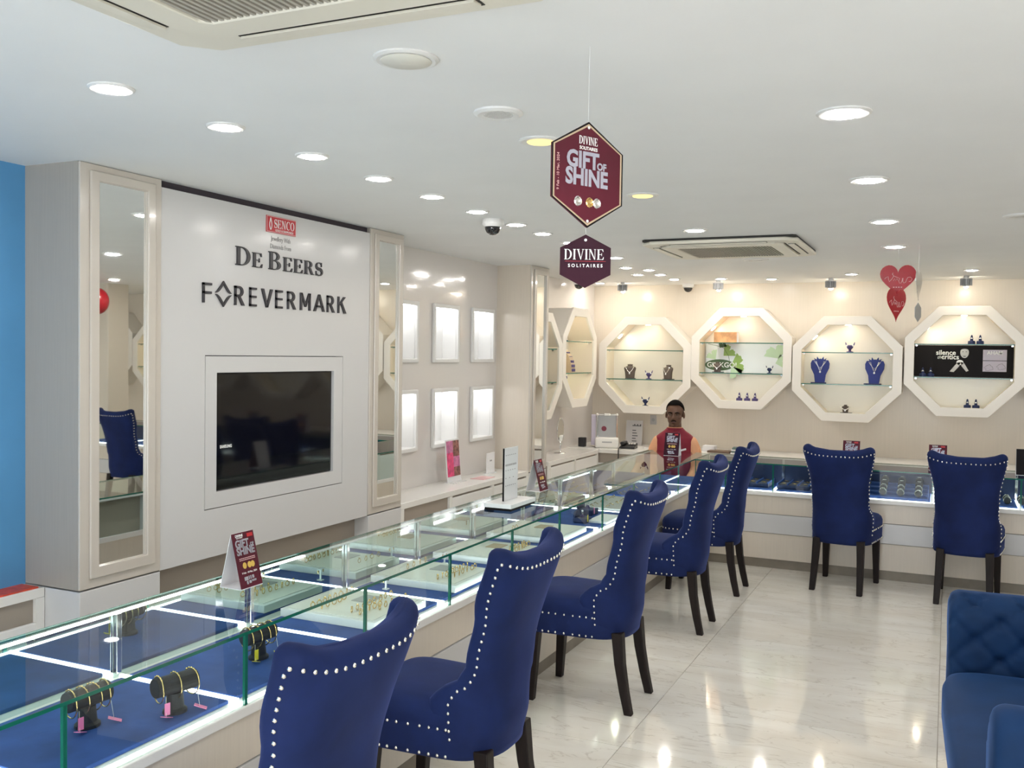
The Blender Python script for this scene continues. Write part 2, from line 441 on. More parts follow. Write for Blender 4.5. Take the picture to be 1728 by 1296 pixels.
# serif capitals drawn as polygons in a unit box (height 1)
def arc(cx, cy, rx, ry, a0, a1, n=14):
    return [(cx+rx*math.cos(math.radians(a0+(a1-a0)*i/n)), cy+ry*math.sin(math.radians(a0+(a1-a0)*i/n))) for i in range(n+1)]
def band(o, i): return [(o[k], o[k+1], i[k+1], i[k]) for k in range(len(o)-1)]
def rect(a, b, c, d): return [(a, c), (b, c), (b, d), (a, d)]
def serif(ch):
    q = []
    T = .045
    def stem(x, w=.16): q.append(rect(x, x+w, 0, 1)); q.append(rect(x-.07, x+w+.07, 0, T)); q.append(rect(x-.07, x+w+.07, 1-T, 1))
    if ch == 'D':
        stem(.07); o = arc(.30, .5, .48, .5, 90, -90); i = arc(.30, .5, .31, .455, 90, -90); q += band(o, i)
        q += [rect(.2, .31, 0, T), rect(.2, .31, 1-T, 1)]; w = .84
    elif ch == 'E':
        stem(.07); q += [rect(.2, .66, 0, T), rect(.2, .62, 1-T, 1), rect(.2, .5, .48, .52)]
        q += [[(.66, 0), (.70, .26), (.66, .26), (.55, T)], [(.62, 1), (.65, .76), (.61, .76), (.52, 1-T)], rect(.46, .5, .36, .64)]; w = .76
    elif ch == 'B':
        stem(.07)
        q += band(arc(.34, .755, .29, .245, 90, -90), arc(.32, .755, .16, .205, 90, -90))
        q += band(arc(.36, .265, .35, .265, 90, -90), arc(.34, .265, .19, .222, 90, -90))
        q += [rect(.2, .36, 0, T), rect(.2, .36, 1-T, 1), rect(.2, .38, .49, .53)]; w = .80
    elif ch == 'R':
        stem(.07)
        q += band(arc(.34, .745, .30, .255, 90, -90), arc(.32, .745, .15, .213, 90, -90))
        q += [rect(.2, .36, 1-T, 1), rect(.2, .38, .49, .53), [(.36, .5), (.52, .5), (.72, .04), (.56, .04)], [(.56, .04), (.72, .04), (.80, .06), (.80, 0), (.60, 0)]]; w = .84
    elif ch == 'S':
        n = 40; cs = []
        for k in range(n+1):
            t = k/n
            if t < .5: a = math.radians(35+(270-35)*t/.5); p = (.32+.22*math.cos(a), .74+.235*math.sin(a)); 
            else: a = math.radians(90-(90+145)*(t-.5)/.5); p = (.32+.25*math.cos(a), .265+.24*math.sin(a))
            cs.append(p)
        for k in range(n):
            t = k/n; wd = .035+.075*math.exp(-((t-.5)/.2)**2)
            (x0, y0), (x1, y1) = cs[k], cs[k+1]; dx, dy = x1-x0, y1-y0; L = math.hypot(dx, dy) or 1; nx, ny = -dy/L*wd, dx/L*wd
            q.append([(x0+nx, y0+ny), (x1+nx, y1+ny), (x1-nx, y1-ny), (x0-nx, y0-ny)])
        q += [rect(.50, .54, .68, 1), rect(.06, .10, .0, .34)]; w = .66
    elif ch == 'I':
        stem(.07); w = .34
    elif ch == 'V':
        q += [[(.04, 1), (.21, 1), (.46, .0), (.38, 0)], [(.62, 1), (.68, 1), (.44, 0), (.40, 0)], rect(-.02, .28, 1-T, 1), rect(.54, .76, 1-T, 1)]; w = .78
    elif ch == 'N':
        q += [rect(.08, .13, 0, 1), rect(.62, .67, 0, 1), [(.05, 1), (.22, 1), (.67, .0), (.58, 0)], rect(0, .21, 0, T), rect(0, .2, 1-T, 1), rect(.55, .74, 1-T, 1)]; w = .80
    elif ch == 'C':
        o = arc(.42, .5, .38, .51, 50, 310, 20); i = arc(.45, .5, .25, .465, 50, 310, 20); q += band(o, i); q += [rect(.66, .70, .66, .98)]; w = .78
    elif ch == 'O':
        q += band(arc(.42, .5, .40, .51, 0, 360, 28), arc(.42, .5, .25, .465, 0, 360, 28)); w = .86
    else: w = .32
    return q, w
def serif_text(sizes, track=.06):
    """list of (char, height) -> list of (char, polygons scaled, x offset), total width"""
    x = 0; out = []
    for ch, h in sizes:
        q, wd = serif(ch)
        out.append((ch, [[(x+px*h, py*h) for px, py in poly] for poly in q])); x += (wd+track)*h
    return out, x
# upper word: raised serif letters, each one a part
lt, tot = serif_text([('D',1),('E',.8),(' ',.7),('B',1),('E',.8),('E',.8),('R',.8),('S',.8)])
S = (4.402-3.679)/tot
for ch, polys in lt:
    if not polys: continue
    mb = B()
    for p in polys: mb.prism([(3.679-YO+x*S, 2.022-ZO+y*.092) for x, y in p], -.008, .0, 'yz')
    mb.build('letter', 'letter_dark', sp)
# lower word: raised sans letters with a pointed diamond as its second letter
def bold_sans(ch):
    W = .145; T = .115
    q = []
    if ch == 'F': q = [rect(0, W, 0, 1), rect(0, .75, 1-T, 1), rect(0, .72, .46, .46+T)]; w = .75
    if ch == 'E': q = [rect(0, W, 0, 1), rect(0, .75, 1-T, 1), rect(0, .72, .455, .455+T), rect(0, .75, 0, T)]; w = .75
    if ch == 'R':
        q = [rect(0, W, 0, 1), rect(0, .38, 1-T, 1), rect(0, .40, .44, .44+T), [(.30, .46), (.50, .46), (.88, 0), (.64, 0)]]
        q += band(arc(.38, .72, .38, .28, 90, -90), arc(.36, .72, .20, .185, 90, -90)); w = .88
    if ch == 'V': q = [[(0, 1), (.20, 1), (.54, .0), (.40, 0)], [(.76, 1), (.94, 1), (.54, 0), (.40, 0)]]; w = .94
    if ch == 'M': q = [rect(0, .16, 0, 1), rect(.84, 1.0, 0, 1), [(0, 1), (.18, 1), (.55, .30), (.46, .20)], [(.82, 1), (1.0, 1), (.55, .20), (.46, .30)]]; w = 1.0
    if ch == 'A': q = [[(0, 0), (.18, 0), (.56, 1), (.42, 1)], [(.80, 0), (.98, 0), (.56, 1), (.42, 1)], rect(.16, .82, .24, .24+T)]; w = .98
    if ch == 'K': q = [rect(0, W, 0, 1), [(.18, .46), (.18, .58), (.62, 1), (.84, 1)], [(.30, .60), (.44, .68), (.92, 0), (.68, 0)]]; w = .92
    return q, w
ws = [('F', 3.452, .06), ('R', 3.672, .072), ('E', 3.782, .052), ('V', 3.872, .088), ('E', 3.985, .056), ('R', 4.082, .072), ('M', 4.192, .09), ('A', 4.312, .10), ('R', 4.436, .072), ('K', 4.54, .082)]
for ch, y0, wd in ws:
    q, wn = bold_sans(ch); mb = B()
    for p in q: mb.prism([(y0-YO+x/wn*wd, 1.823-ZO+z*.095) for x, z in p], -.008, .001, 'yz')
    mb.build('letter', 'letter_dark', sp)
mb = B(); cy0, cz0 = 3.593-YO, 1.872-ZO       # diamond built of four curved slivers
for sy2 in (-1, 1):
    for sz2 in (-1, 1):
        o = [(cy0+sy2*.054*t, cz0+sz2*(.005+.058*(1-t)**1.15)) for t in [i/8 for i in range(9)]]
        i_ = [(cy0+sy2*.054*t, cz0+sz2*(.003+.046*(1-t)**1.9)) for t in [i/8 for i in range(9)]]
        for qd in band(o, i_): mb.prism(qd, -.008, .001, 'yz')
mb.build('letter', 'letter_dark', sp)
# logo plate and small print
lp = B().box(-.008, -.003, 3.909-YO, 4.151-YO, 2.213-ZO, 2.299-ZO).build('logo_plate', 'red_plate', sp, bevel=.002)
mb = B(); mb.ring(R4(3.911, 4.149, 2.215, 2.297), R4(3.914, 4.146, 2.218, 2.294), -.003, -.0022, 'yz')
mb.build('plate_border', 'heart_print', lp)
lt, tot = serif_text([(c, 1) for c in 'SENCO'], .05); mb = B()
for ch, polys in lt:
    for p in polys: mb.prism([(3.968-YO+x/tot*.17, 2.240-ZO+y*.044) for x, y in p], -.003, -.0018, 'yz')
mb.build('lettering', 'white_print', lp)
put_text('lettering', 'GOLD & DIAMONDS', .017, SL(4.052, 2.222, -.0025), lp, 'white_print', sx=.95)
mb = B(); mb.tube([(-.002, 3.94-YO+.013*math.sin(t)*(.35+.65*(t/PI)), 2.288-ZO-.062*t/PI) for t in [PI*i/10 for i in range(11)]], .0022, 6)
mb.tube([(-.002, 3.94-YO-.013*math.sin(t)*(.35+.65*(t/PI)), 2.288-ZO-.062*t/PI) for t in [PI*i/10 for i in range(11)]], .0022, 6)
mb.build('emblem', 'white_print', lp)
put_text('small_print', 'Jewellery With', .035, SL(4.03, 2.172, -.0075), sp, 'grey_print', sx=.75)
put_text('small_print', 'Diamonds From', .035, SL(4.03, 2.132, -.0075), sp, 'grey_print', sx=.75)
# television
tv = thing('television', 'black flat screen television set into the white sign panel', 'television', (XP-.022, 4.036, .912))
B().box(-.035, -.002, -.478, .478, .002, .576).build('bezel', 'tv_bezel', tv, bevel=.002)
B().box(-.002, .002, -.47, .470, .012, .568).build('screen', 'tv_black', tv)
put_text('maker_name', 'SAMSUNG', .0205, (.003, -.402, .208), tv, 'white_print', bold=.0008, depth=.0004, sx=.9)

# ------------------------------------------------------------------ low cabinets along the left and far wall
def low_cabinet(label, loc, rz, L, D, H, doors, gaps=(), group='low white cabinets along the walls'):
    t = thing('low_cabinet', label, 'cabinet', loc, rz, group)
    B().box(0, L, .02, D, 0, H-.04).build('carcass', 'taupe', t)
    B().box(0, L, 0, D, H-.04, H).build('worktop', 'ledge_white', t, bevel=.003)
    n = doors; wd = L/n
    for i in range(n):
        B().box(i*wd+.02, (i+1)*wd-.02, .002, .02, .06, H-(.14 if i in gaps else .055)).build('door', 'white_paint', t, bevel=.004)
    for i in range(n+1):
        xx = min(max(i*wd-.02, 0), L-.04)
        B().box(xx, xx+.04, .001, .02, 0, H-.04).build('stile', 'ledge_white', t)
    return t
low_cabinet('low white cabinet with shelf top under the lit niches', (XP, 5.257, 0), PI/2, 2.05, .318, .62, 3, (0,))
low_cabinet('low white cabinet under the small round table mirror', (XP+.03, 7.692, 0), PI/2, 1.29, .348, .66, 2)
low_cabinet('long low white cabinet under the row of octagonal display boxes', (XW, 9.0, 0), 0, 5.2, .748, .665, 6, (0,))
low_cabinet('low white cabinet under the blue wall holding magazines', (-3.4, .2, 0), PI/2, 2.552, .118, .60, 3, (0, 1, 2))

# lit niches, framed boxes on the glossy wall
def niche(y0, y1, z0, z1, label):
    t = thing('wall_niche', label, 'niche', (XW, (y0+y1)/2, z0), 0, 'lit niches in the glossy wall')
    hw = (y1-y0)/2; H = z1-z0
    Rr = lambda a: [(-hw+a, a), (hw-a, a), (hw-a, H-a), (-hw+a, H-a)]
    B().ring(Rr(0), Rr(.03), .001, .024, 'yz').build('frame', 'white_paint', t, bevel=.006)
    B().box(-.13, -.12, -hw+.02, hw-.02, .02, H-.02).build('back_panel', 'white_paint', t)
    Ri = lambda a: [(-hw+a, a), (hw-a, a), (hw-a, H-a), (-hw+a, H-a)]
    B().ring(Ri(.0205), Ri(.026), -.12, -.001, 'yz').build('lining', 'white_paint', t)
    B().box(-.06, -.03, -hw+.04, hw-.04, H-.033, H-.027).build('light_strip', 'niche_led', t)
    return t
ny = [(5.62, 5.97), (6.19, 6.60), (6.82, 7.23)]
names_r = ['half hidden behind the mirrored pillar', 'in the middle column', 'next to the far pillar corner']
for (a, b), nm in zip(ny, names_r):
    niche(a, b, 1.53, 1.975, 'upper lit white wall niche ' + nm)
    niche(a, b, .885, 1.335, 'lower lit white wall niche ' + nm)
t = thing('ear_bust', 'dark flat earring display leaning in the upper niche', 'display stand', (XW-.06, 6.90, 1.5565))
B().prism([(0, 0), (.035, 0), (.032, .12), (.012, .17), (-.02, .17), (-.035, .10), (-.035, 0)], -.012, .004, 'yz').build('board', 'black_velvet', t, bevel=.003)
B().ell((.006, 0, .08), (.003, .008, .008)).build('earring', 'diamond', t)

# ------------------------------------------------------------------ glass display counters
XF = -1.80; XBK = -2.32; ZT = .80; ZD = .585; YF = 7.35; YFB = 7.87
def counter_run(label, loc, rz, L, D, joints, rear_led, rear):
    """local x along the run, y from the front (0) to the back (D)"""
    t = thing('display_counter', label, 'display counter', loc, rz, 'glass display counters')
    B().box(0, L, .02, D, 0, .07).build('plinth', 'plinth', t)
    B().box(0, L, .006, D-.01, .07, .265).build('lower_panel', 'cream_laminate', t, bevel=.002)
    B().box(0, L, .0, D-.01, .268, .412).build('middle_panel', 'gloss_white', t, bevel=.002)
    B().box(0, L, .006, D-.01, .415, ZD-.03).build('upper_panel', 'cream_laminate', t, bevel=.002)
    B().box(0, L, -.008, D, ZD-.03, ZD).build('deck', 'ledge_white', t, bevel=.003)
    B().box(0, L, D-.012, D-.006, ZD, ZT-.008).build('back_panel', rear, t)
    if rear_led: B().box(0, rear_led, D-.024, D-.012, ZT-.014, ZT-.008).build('light_strip', 'led_strip', t)
    B().box(rear_led, L, D-.024, D-.012, ZT-.014, ZT-.008).build('top_rail', 'acrylic_white', t)
    B().box(0, L, .012, .022, ZD, ZD+.005).build('light_strip', 'led_strip', t)
    edges = [0]+[j for j in joints if 0 < j < L]+[L]
    for a, b in zip(edges[:-1], edges[1:]):
        p = B().box(a+.003, b-.003, 0, .008, ZD, ZT-.008).build('front_pane', 'glass', t)
        for xx in (a+.0005, b-.0055):
            B().box(xx, xx+.005, -.0005, .0085, ZD, ZT-.008).build('pane_edge', 'glass_edge', p)
        B().box(a+.015, b-.015, .05, D-.05, ZD, ZD+.012).build('deck_mat', 'mat_blue', t, bevel=.003)
    for j in edges[1:-1]:
        B().box(j-.0045, j+.0045, .03, D-.03, ZD, ZD+.014).build('light_strip', 'led_strip', t)
        B().box(j-.010, j+.010, D-.026, D-.013, ZD+.015, ZT-.0145).build('post', 'chrome', t, bevel=.002)
    tp = B().box(0, L, -.006, D, ZT-.008, ZT).build('top_pane', 'glass', t)
    B().box(0, L, -.0085, -.006, ZT-.0085, ZT+.0005).build('pane_edge', 'glass_edge', tp)
    B().box(0, L, D, D+.002, ZT-.0085, ZT+.0005).build('pane_edge', 'glass_edge', tp)
    return t
YS = .3
jl = [y for y in (.90, 1.51, 2.122, 2.735, 3.345, 3.945, 4.53, 5.2, 5.8, 6.4, 6.9)]
# left run: local x -> +Y ; y -> -X  (rotate +90)
counter_run('long glass jewellery counter running beneath the sign panel', (XF, YS, 0), PI/2, YFB-YS, XF-XBK, [j-YS for j in jl], 2.75, 'case_mirror')
counter_run('glass jewellery counter across the far end of the shop', (XF+.010, YF, 0), 0, 3.9, YFB-YF, [.24, .60, 1.155, 1.71, 2.265, 2.82, 3.375], 0, 'tray_navy')

# ------------------------------------------------------------------ upholstered chairs with nailhead trim
def sm(a, b, x):
    t = min(1, max(0, (x-a)/(b-a))); return t*t*(3-2*t)
def lerp_tab(tab, x):
    for (a, p), (b, q) in zip(tab[:-1], tab[1:]):
        if x <= b: return p+(q-p)*sm(a, b, x) if x > a else p
    return tab[-1][1]
def ch_w(z): return lerp_tab([(.33,.188),(.42,.205),(.50,.205),(.60,.190),(.72,.194),(1.0,.238)], z)
def ch_u0(z): return lerp_tab([(.33,.028),(.45,.008),(.62,.0),(1.01,-.085)], z)
def ch_ue(z): return lerp_tab([(.33,.20),(.515,.215),(.545,.185),(.575,.125),(.63,.095),(.80,.06),(1.01,-.005)], z)
def sgp(a, p): return math.copysign(abs(a)**p, a)
def ch_out(th, z, off=0):
    p = .74; W = ch_w(z)+off; u0 = ch_u0(z)-off
    return (u0+(ch_ue(z)-u0)*(1-abs(math.cos(th))**p)-.25, W*sgp(math.sin(th), p), z)
def ch_in(th, z):
    p = .74; T = .052+.012*sm(.6, 1, z)
    puff = .012*abs(math.sin(2.5*th+.3))*sm(.55, .7, z)
    W = ch_w(z)-T; u0 = ch_u0(z)+T+puff
    return (u0+(ch_ue(z)-u0)*(1-abs(math.cos(th))**p)-.25, W*sgp(math.sin(th), p), z)
def ch_ztop(th): s = abs(math.sin(th)); return .955+.035*s**3 - .006*s**14
def make_chair():
    t = thing('dining_chair', 'chair', 'chair', (0,0,0), 0, 'blue velvet chairs at the counters')
    NT, NV, NR = 25, 30, 5
    ths = [-PI/2+PI*i/(NT-1) for i in range(NT)]
    def loop(v):
        pts = []
        def zz(th): return .33+(ch_ztop(th)-.33)*v
        o = [Vector(ch_out(th, zz(th))) for th in ths]; n = [Vector(ch_in(th, zz(th))) for th in ths]
        def rim(a, b):
            c = (a+b)/2; r = (a-b)/2; out = []
            for k in range(1, NR):
                q = PI*k/NR; out.append(c+r*math.cos(q)+Vector((r.length*.9*math.sin(q), 0, 0)))
            return out
        pts = o+rim(o[-1], n[-1])+n[::-1]+rim(n[0], o[0])
        mid = [(a+b)/2 for a, b in zip(o, n)]
        cen = mid+[mid[-1]]*(NR-1)+mid[::-1]+[mid[0]]*(NR-1)
        return pts, cen
    vs = []; fs = []; L = None
    rows = [(v/(NV-1), 0) for v in range(NV)]+[(1, a) for a in (25, 50, 70, 85)]
    for v, a in rows:
        p, c = loop(v)
        q = math.radians(a)
        row = [pp.lerp(cc, 1-math.cos(q))+Vector((0, 0, .03*math.sin(q))) for pp, cc in zip(p, c)]
        L = len(row); vs += row
    for i in range(len(rows)-1):
        for j in range(L): fs.append((i*L+j, i*L+(j+1) % L, (i+1)*L+(j+1) % L, (i+1)*L+j))
    fs.append(tuple(range(L))); 
    n = len(rows)-1; fs.append(tuple(n*L+j for j in range(L-1, -1, -1)))
    B().add(vs, fs).build('backrest', 'velvet', t, smooth=True)
    # seat cushion
    def seat_loop(inset, n=44):
        out = []
        for k in range(n):
            a = 2*PI*k/n; x = sgp(math.cos(a), .42); y = sgp(math.sin(a), .36)
            out.append((.300-.25+x*(.235-inset), y*(.212+.012*x-inset)))
        return out
    prof = [(.02, .325), (.004, .33), (0, .345), (0, .42), (.004, .43), (0, .44), (.0, .465), (.008, .487), (.025, .502), (.06, .512), (.12, .518), (.2, .520)]
    vs = []; fs = []; L = 44
    for ins, z in prof:
        for i, (x, y) in enumerate(seat_loop(ins)): vs.append((x, y, z))
    for i in range(len(prof)-1):
        for j in range(L): fs.append((i*L+j, i*L+(j+1) % L, (i+1)*L+(j+1) % L, (i+1)*L+j))
    fs += [tuple(range(L-1, -1, -1)), tuple((len(prof)-1)*L+j for j in range(L))]
    B().add(vs, fs).build('seat', 'velvet', t, smooth=True)
    # legs
    for s in (-1, 1):
        for (x1, y1, x0, y0, w1, w0) in ((.205, .172, .222, .178, .025, .017), (-.184, .146, -.245, .158, .025, .018)):
            vs = []
            zs = [.345, .2, 0] if x1 > 0 else [.36, .22, .1, 0]
            for z in zs:
                f = 1-z/zs[0]; ff = f if x1 > 0 else f**1.5
                cx = x1+(x0-x1)*ff; cyy = s*(y1+(y0-y1)*f); w_ = w1+(w0-w1)*f
                vs += [(cx-w_, cyy-w_, z), (cx+w_, cyy-w_, z), (cx+w_, cyy+w_, z), (cx-w_, cyy+w_, z)]
            k = len(zs); fs = [(0, 1, 2, 3), tuple((k-1)*4+j for j in (3, 2, 1, 0))]
            for i in range(k-1):
                for j in range(4): fs.append((i*4+j, i*4+(j+1) % 4, (i+1)*4+(j+1) % 4, (i+1)*4+j))
            B().add(vs, fs).build('leg', 'leg_wood', t, bevel=.004)
    # nailhead trim
    pts = []
    def resample(path, step):
        out = []; acc = 0; out.append(path[0])
        for a, b in zip(path[:-1], path[1:]):
            d = (Vector(b)-Vector(a)).length; acc += d
            if acc >= step: out.append(b); acc = 0
        return out
    for s in (-1, 1):
        path = [ch_out(s*math.radians(81), .955-(.955-.345)*i/400, .001) for i in range(401)]
        pts += resample(path, .027)
    pts += resample([ch_out(math.radians(-78+156*i/400), ch_ztop(math.radians(-78+156*i/400))-.012, .001) for i in range(401)], .027)
    for z in (.342, .426):
        lp_ = seat_loop(-.001, 400)
        pts += resample([(x, y, z) for x, y in lp_[:120]+[]], .027) + resample([(x, y, z) for x, y in lp_[280:]], .027)
    mb = B()
    for p in pts: mb.ell(p, (.0058, .0058, .0058), 6, 4)
    nt = mb.build('nailhead_trim', 'nail_silver', t, smooth=True); nt['kind'] = 'stuff'
    return t
chair0 = make_chair()
spots = [((-1.44, 1.745, 0), PI-.03, 'blue velvet chair nearest the viewer, only its back in view'),
         ((-1.475, 2.775, 0), PI, 'second blue velvet chair along the counter, its leg tips out of view'),
         ((-1.50, 4.18, 0), PI, 'third blue velvet chair along the counter, whole legs showing'),
         ((-1.505, 5.54, 0), PI, 'fourth blue velvet chair along the counter'),
         ((-1.495, 6.53, 0), PI, 'fifth blue velvet chair, nearest the corner of the two counters'),
         ((-.635, 7.035, 0), PI/2-.12, 'blue velvet chair with its back turned, left of two at the far counter'),
         ((.145, 7.035, 0), PI/2-.09, 'blue velvet chair with its back turned, right one at the far counter behind the sofa'),
         ((.98, 7.035, 0), PI/2, 'blue velvet chair at the far counter seen only in the first mirror')]
for i, (l, rz, lab) in enumerate(spots):
    if i == 0:
        chair0.location = l; chair0.rotation_euler = (0, 0, rz); chair0['label'] = lab
    else: copy_tree(chair0, l, rz, lab)

# ------------------------------------------------------------------ tufted sofa
def tuft(a, b, A=.085, Bz=.075):
    x, y = a/A, b/Bz
    p, q = x+y, x-y
    dp = abs(p/2-round(p/2))*2; dq = abs(q/2-round(q/2))*2
    d2 = ((dp*A)**2+(dq*A)**2)
    return .026*math.exp(-d2/.0006)+.011*math.exp(-(min(dp, dq)*A/.012)**2)
sofa = thing('tufted_sofa', 'blue velvet tufted sofa with rolled arms at the right edge', 'sofa', (.455, 3.33, 0), PI+.045)
B().box(-.36, .375, -.66, .56, .12, .30).build('base', 'sofa_velvet', sofa, bevel=.02, seg=3, smooth=True)
def cush(x0, x1, y0, y1, z0, z1, r, nm):
    vs = []; fs = []; n = 48
    def lp_(ins):
        o = []
        for k in range(n):
            a = 2*PI*k/n
            o.append(((x0+x1)/2+sgp(math.cos(a), .28)*((x1-x0)/2-ins), (y0+y1)/2+sgp(math.sin(a), .28)*((y1-y0)/2-ins)))
        return o
    prof = [(r, z0), (r*.3, z0+r*.3), (0, z0+r), (0, z1-r), (r*.3, z1-r*.3), (r, z1), (r*2.2, z1+.008), (r*5, z1+.02)]
    for ins, z in prof: vs += [(x, y, z) for x, y in lp_(ins)]
    for i in range(len(prof)-1):
        for j in range(n): fs.append((i*n+j, i*n+(j+1) % n, (i+1)*n+(j+1) % n, (i+1)*n+j))
    fs += [tuple(range(n-1, -1, -1)), tuple((len(prof)-1)*n+j for j in range(n))]
    B().add(vs, fs).build(nm, 'sofa_velvet', sofa, smooth=True)
cush(-.24, .43, -.6, .5, .302, .45, .035, 'seat_cushion')
def roll_profile(T, H, R):
    pts = []
    for k in range(32): pts.append((0, .14+(H-R-.14)*k/31, 1))
    for k in range(1, 30):
        a = PI-(PI*1.35)*k/29; pts.append((R+R*math.cos(a), H-R+R*math.sin(a), 1 if a > 1.9 else 0))
    pts += [(T, H-2*R, 0), (T, .3, 0), (T, .14, 0)]
    return pts
def rolled(name, prof, L0, L1, place, tufted=True, n=110):
    vs = []; fs = []; k = len(prof)
    arcl = [0]
    for a, b in zip(prof[:-1], prof[1:]): arcl.append(arcl[-1]+math.hypot(b[0]-a[0], b[1]-a[1]))
    for i in range(n):
        l = L0+(L1-L0)*i/(n-1)
        e = min(1, min(i, n-1-i)/4)
        de = min(1, min(l-L0, L1-l)/.04); shr = .04*(1-math.sqrt(max(0, 1-(1-de)**2)))
        row0 = len(vs)
        for j, (h, z, tf) in enumerate(prof):
            dep = tuft(l+.03, arcl[j]+.03)*e if tf else 0
            # push along the inward normal
            if j < 32: vs.append(place(h+dep-.012*(1-e), l, z))
            else:
                cx, cz = .10, prof[31][1]; dx, dz = h-cx, z-cz; q = math.hypot(dx, dz) or 1
                vs.append(place(h-dx/q*(dep+.012*(1-e)*tf), l, z-dz/q*(dep+.012*(1-e)*tf)))
        if shr > 0:
            cc = Vector(place(.075, l, prof[31][1]*.72))
            for q_ in range(row0, len(vs)):
                p_ = Vector(vs[q_]); d_ = cc-p_
                vs[q_] = tuple(p_+d_.normalized()*min(shr, d_.length*.8))
    for i in range(n-1):
        for j in range(k): fs.append((i*k+j, i*k+(j+1) % k, (i+1)*k+(j+1) % k, (i+1)*k+j))
    fs += [tuple(range(k)), tuple((n-1)*k+j for j in range(k-1, -1, -1))]
    return B().add(vs, fs).build(name, 'sofa_velvet', sofa, smooth=True)
pa = roll_profile(.16, .72, .10)
rolled('arm', pa, -.40, .40, lambda h, l, z: (l, -.6-h, z))      # far arm (local -y is world +y)
rolled('arm', pa, -.40, .36, lambda h, l, z: (l, .50+h, z))
pb = roll_profile(.17, .78, .10)
rolled('backrest', pb, -.62, .52, lambda h, l, z: (-.24-h, l, z), n=150)
for sx_ in (-.3, .3):
    for sy_2 in (-.58, .48):
        B().cone((sx_, sy_2, .125), (sx_, sy_2, 0), .028, .02, 10).build('leg', 'leg_wood', sofa)

# ------------------------------------------------------------------ ceiling fixtures
def downlight(x, y, kind, label, R=.062):
    t = thing('ceiling_light', label, 'ceiling light', (x, y, ZC), 0, 'round recessed ceiling lights')
    B().lathe([(R*.80, -.0005), (R*.80, -.006), (R*1.12, -.008), (R*1.25, -.004), (R*1.25, -.0002)], 28).build('trim_ring', 'lamp_trim', t, smooth=False)
    if kind == 'dead':
        B().lathe([(R*.98, -.0078), (R*.96, -.0092), (.001, -.0096)], 28).build('diffuser', 'lamp_dead', t, smooth=True)
    else:
        B().lathe([(R*.80, -.0065), (R*.76, -.0095), (.001, -.0105)], 20).build('diffuser', 'lamp_'+kind, t)
    return t
num = ['first', 'second', 'third', 'fourth', 'fifth', 'sixth', 'seventh', 'eighth', 'ninth', 'tenth']
for i, y in enumerate((2.024, 2.515, 3.01, 3.498, 3.986, 4.487, 5.01, 5.43, 5.93, 6.93)):
    downlight(-2.225-.02*i*.6, y, 'white', 'lit round ceiling light, %s from the viewer in the row over the counter' % num[i], .052)
downlight(-1.286, 2.111, 'dead', 'large unlit round ceiling light near the air conditioner', .068)
downlight(-1.327, 3.088, 'warm', 'warm yellow round ceiling light behind the hanging hexagon sign', .06)
downlight(-1.32, 4.292, 'warm', 'warm yellow round ceiling light right of the hanging hexagon sign', .06)
downlight(-1.387, 5.572, 'white', 'round ceiling light in front of the far air conditioner', .06)
for i, y in enumerate((3.07, 4.243, 5.537, 6.776)):
    downlight(-.312-.012*i, y, 'cool', 'cool white round ceiling light, %s from the viewer in the right row' % num[i], .066)
for (x, y, lab) in ((.151, 8.68, 'above the rightmost octagon box'), (-.798, 8.83, 'left of the red hearts'), (-1.547, 9.20, 'above the third octagon box'),
                    (-1.992, 9.05, 'above the second octagon box'), (-2.437, 9.01, 'right one of the far left cluster'), (-2.424, 8.47, 'middle of the far left cluster'),
                    (-2.388, 7.99, 'nearest right of the far left cluster'), (-2.62, 8.42, 'left one of the far left cluster'), (-2.51, 7.73, 'nearest of the far left cluster'),
                    (-3.3, 9.3, 'in the far left ceiling corner')):
    downlight(x, y, 'white', 'small lit ceiling light ' + lab, .05)
for (x, y) in ((-.3, 1.9), (-.3, .6), (-2.2, 1.2), (-2.2, .3), (.7, 2.0), (.7, .3), (1.7, 3.1), (1.7, 5.4), (1.9, 7.6), (1.3, 8.8), (3.2, 4.2), (3.2, 6.6), (3.2, 8.6), (3.2, 1.2), (-1.2, -.8), (1.2, -.8)):  # unseen lamps added to extend the rows and brighten the shop
    downlight(x, y, 'white', 'unseen round ceiling light added outside the picture for illumination', .06)
# speaker grilles
def speaker(x, y, label, R=.062):
    t = thing('ceiling_speaker', label, 'speaker', (x, y, ZC), 0, 'round ceiling speakers')
    B().lathe([(R*.72, -.001), (R*.74, -.010), (R*1.05, -.012), (R*1.25, -.006), (R*1.25, -.0002)], 28).build('rim', 'lamp_trim', t, smooth=False)
    B().lathe([(R*.73, -.002), (R*.71, -.006), (.001, -.006)], 24).build('backing', 'ac_shadow', t)
    mb = B(); n = 15
    for k in range(n):
        xx = -R*.66+R*1.32*k/(n-1); hl = math.sqrt(max(0, (R*.7)**2-xx*xx))
        mb.box(xx-.0018, xx+.0018, -hl, hl, -.010, -.006)
    g = mb.build('grille', 'lamp_trim', t); g['kind'] = 'stuff'
speaker(-1.298, 2.685, 'round slotted ceiling speaker above the hexagon sign')
speaker(.31, 5.53, 'round ceiling speaker at the right edge of the picture')
speaker(-1.36, 7.38, 'round ceiling vent behind the far air conditioner', .075)
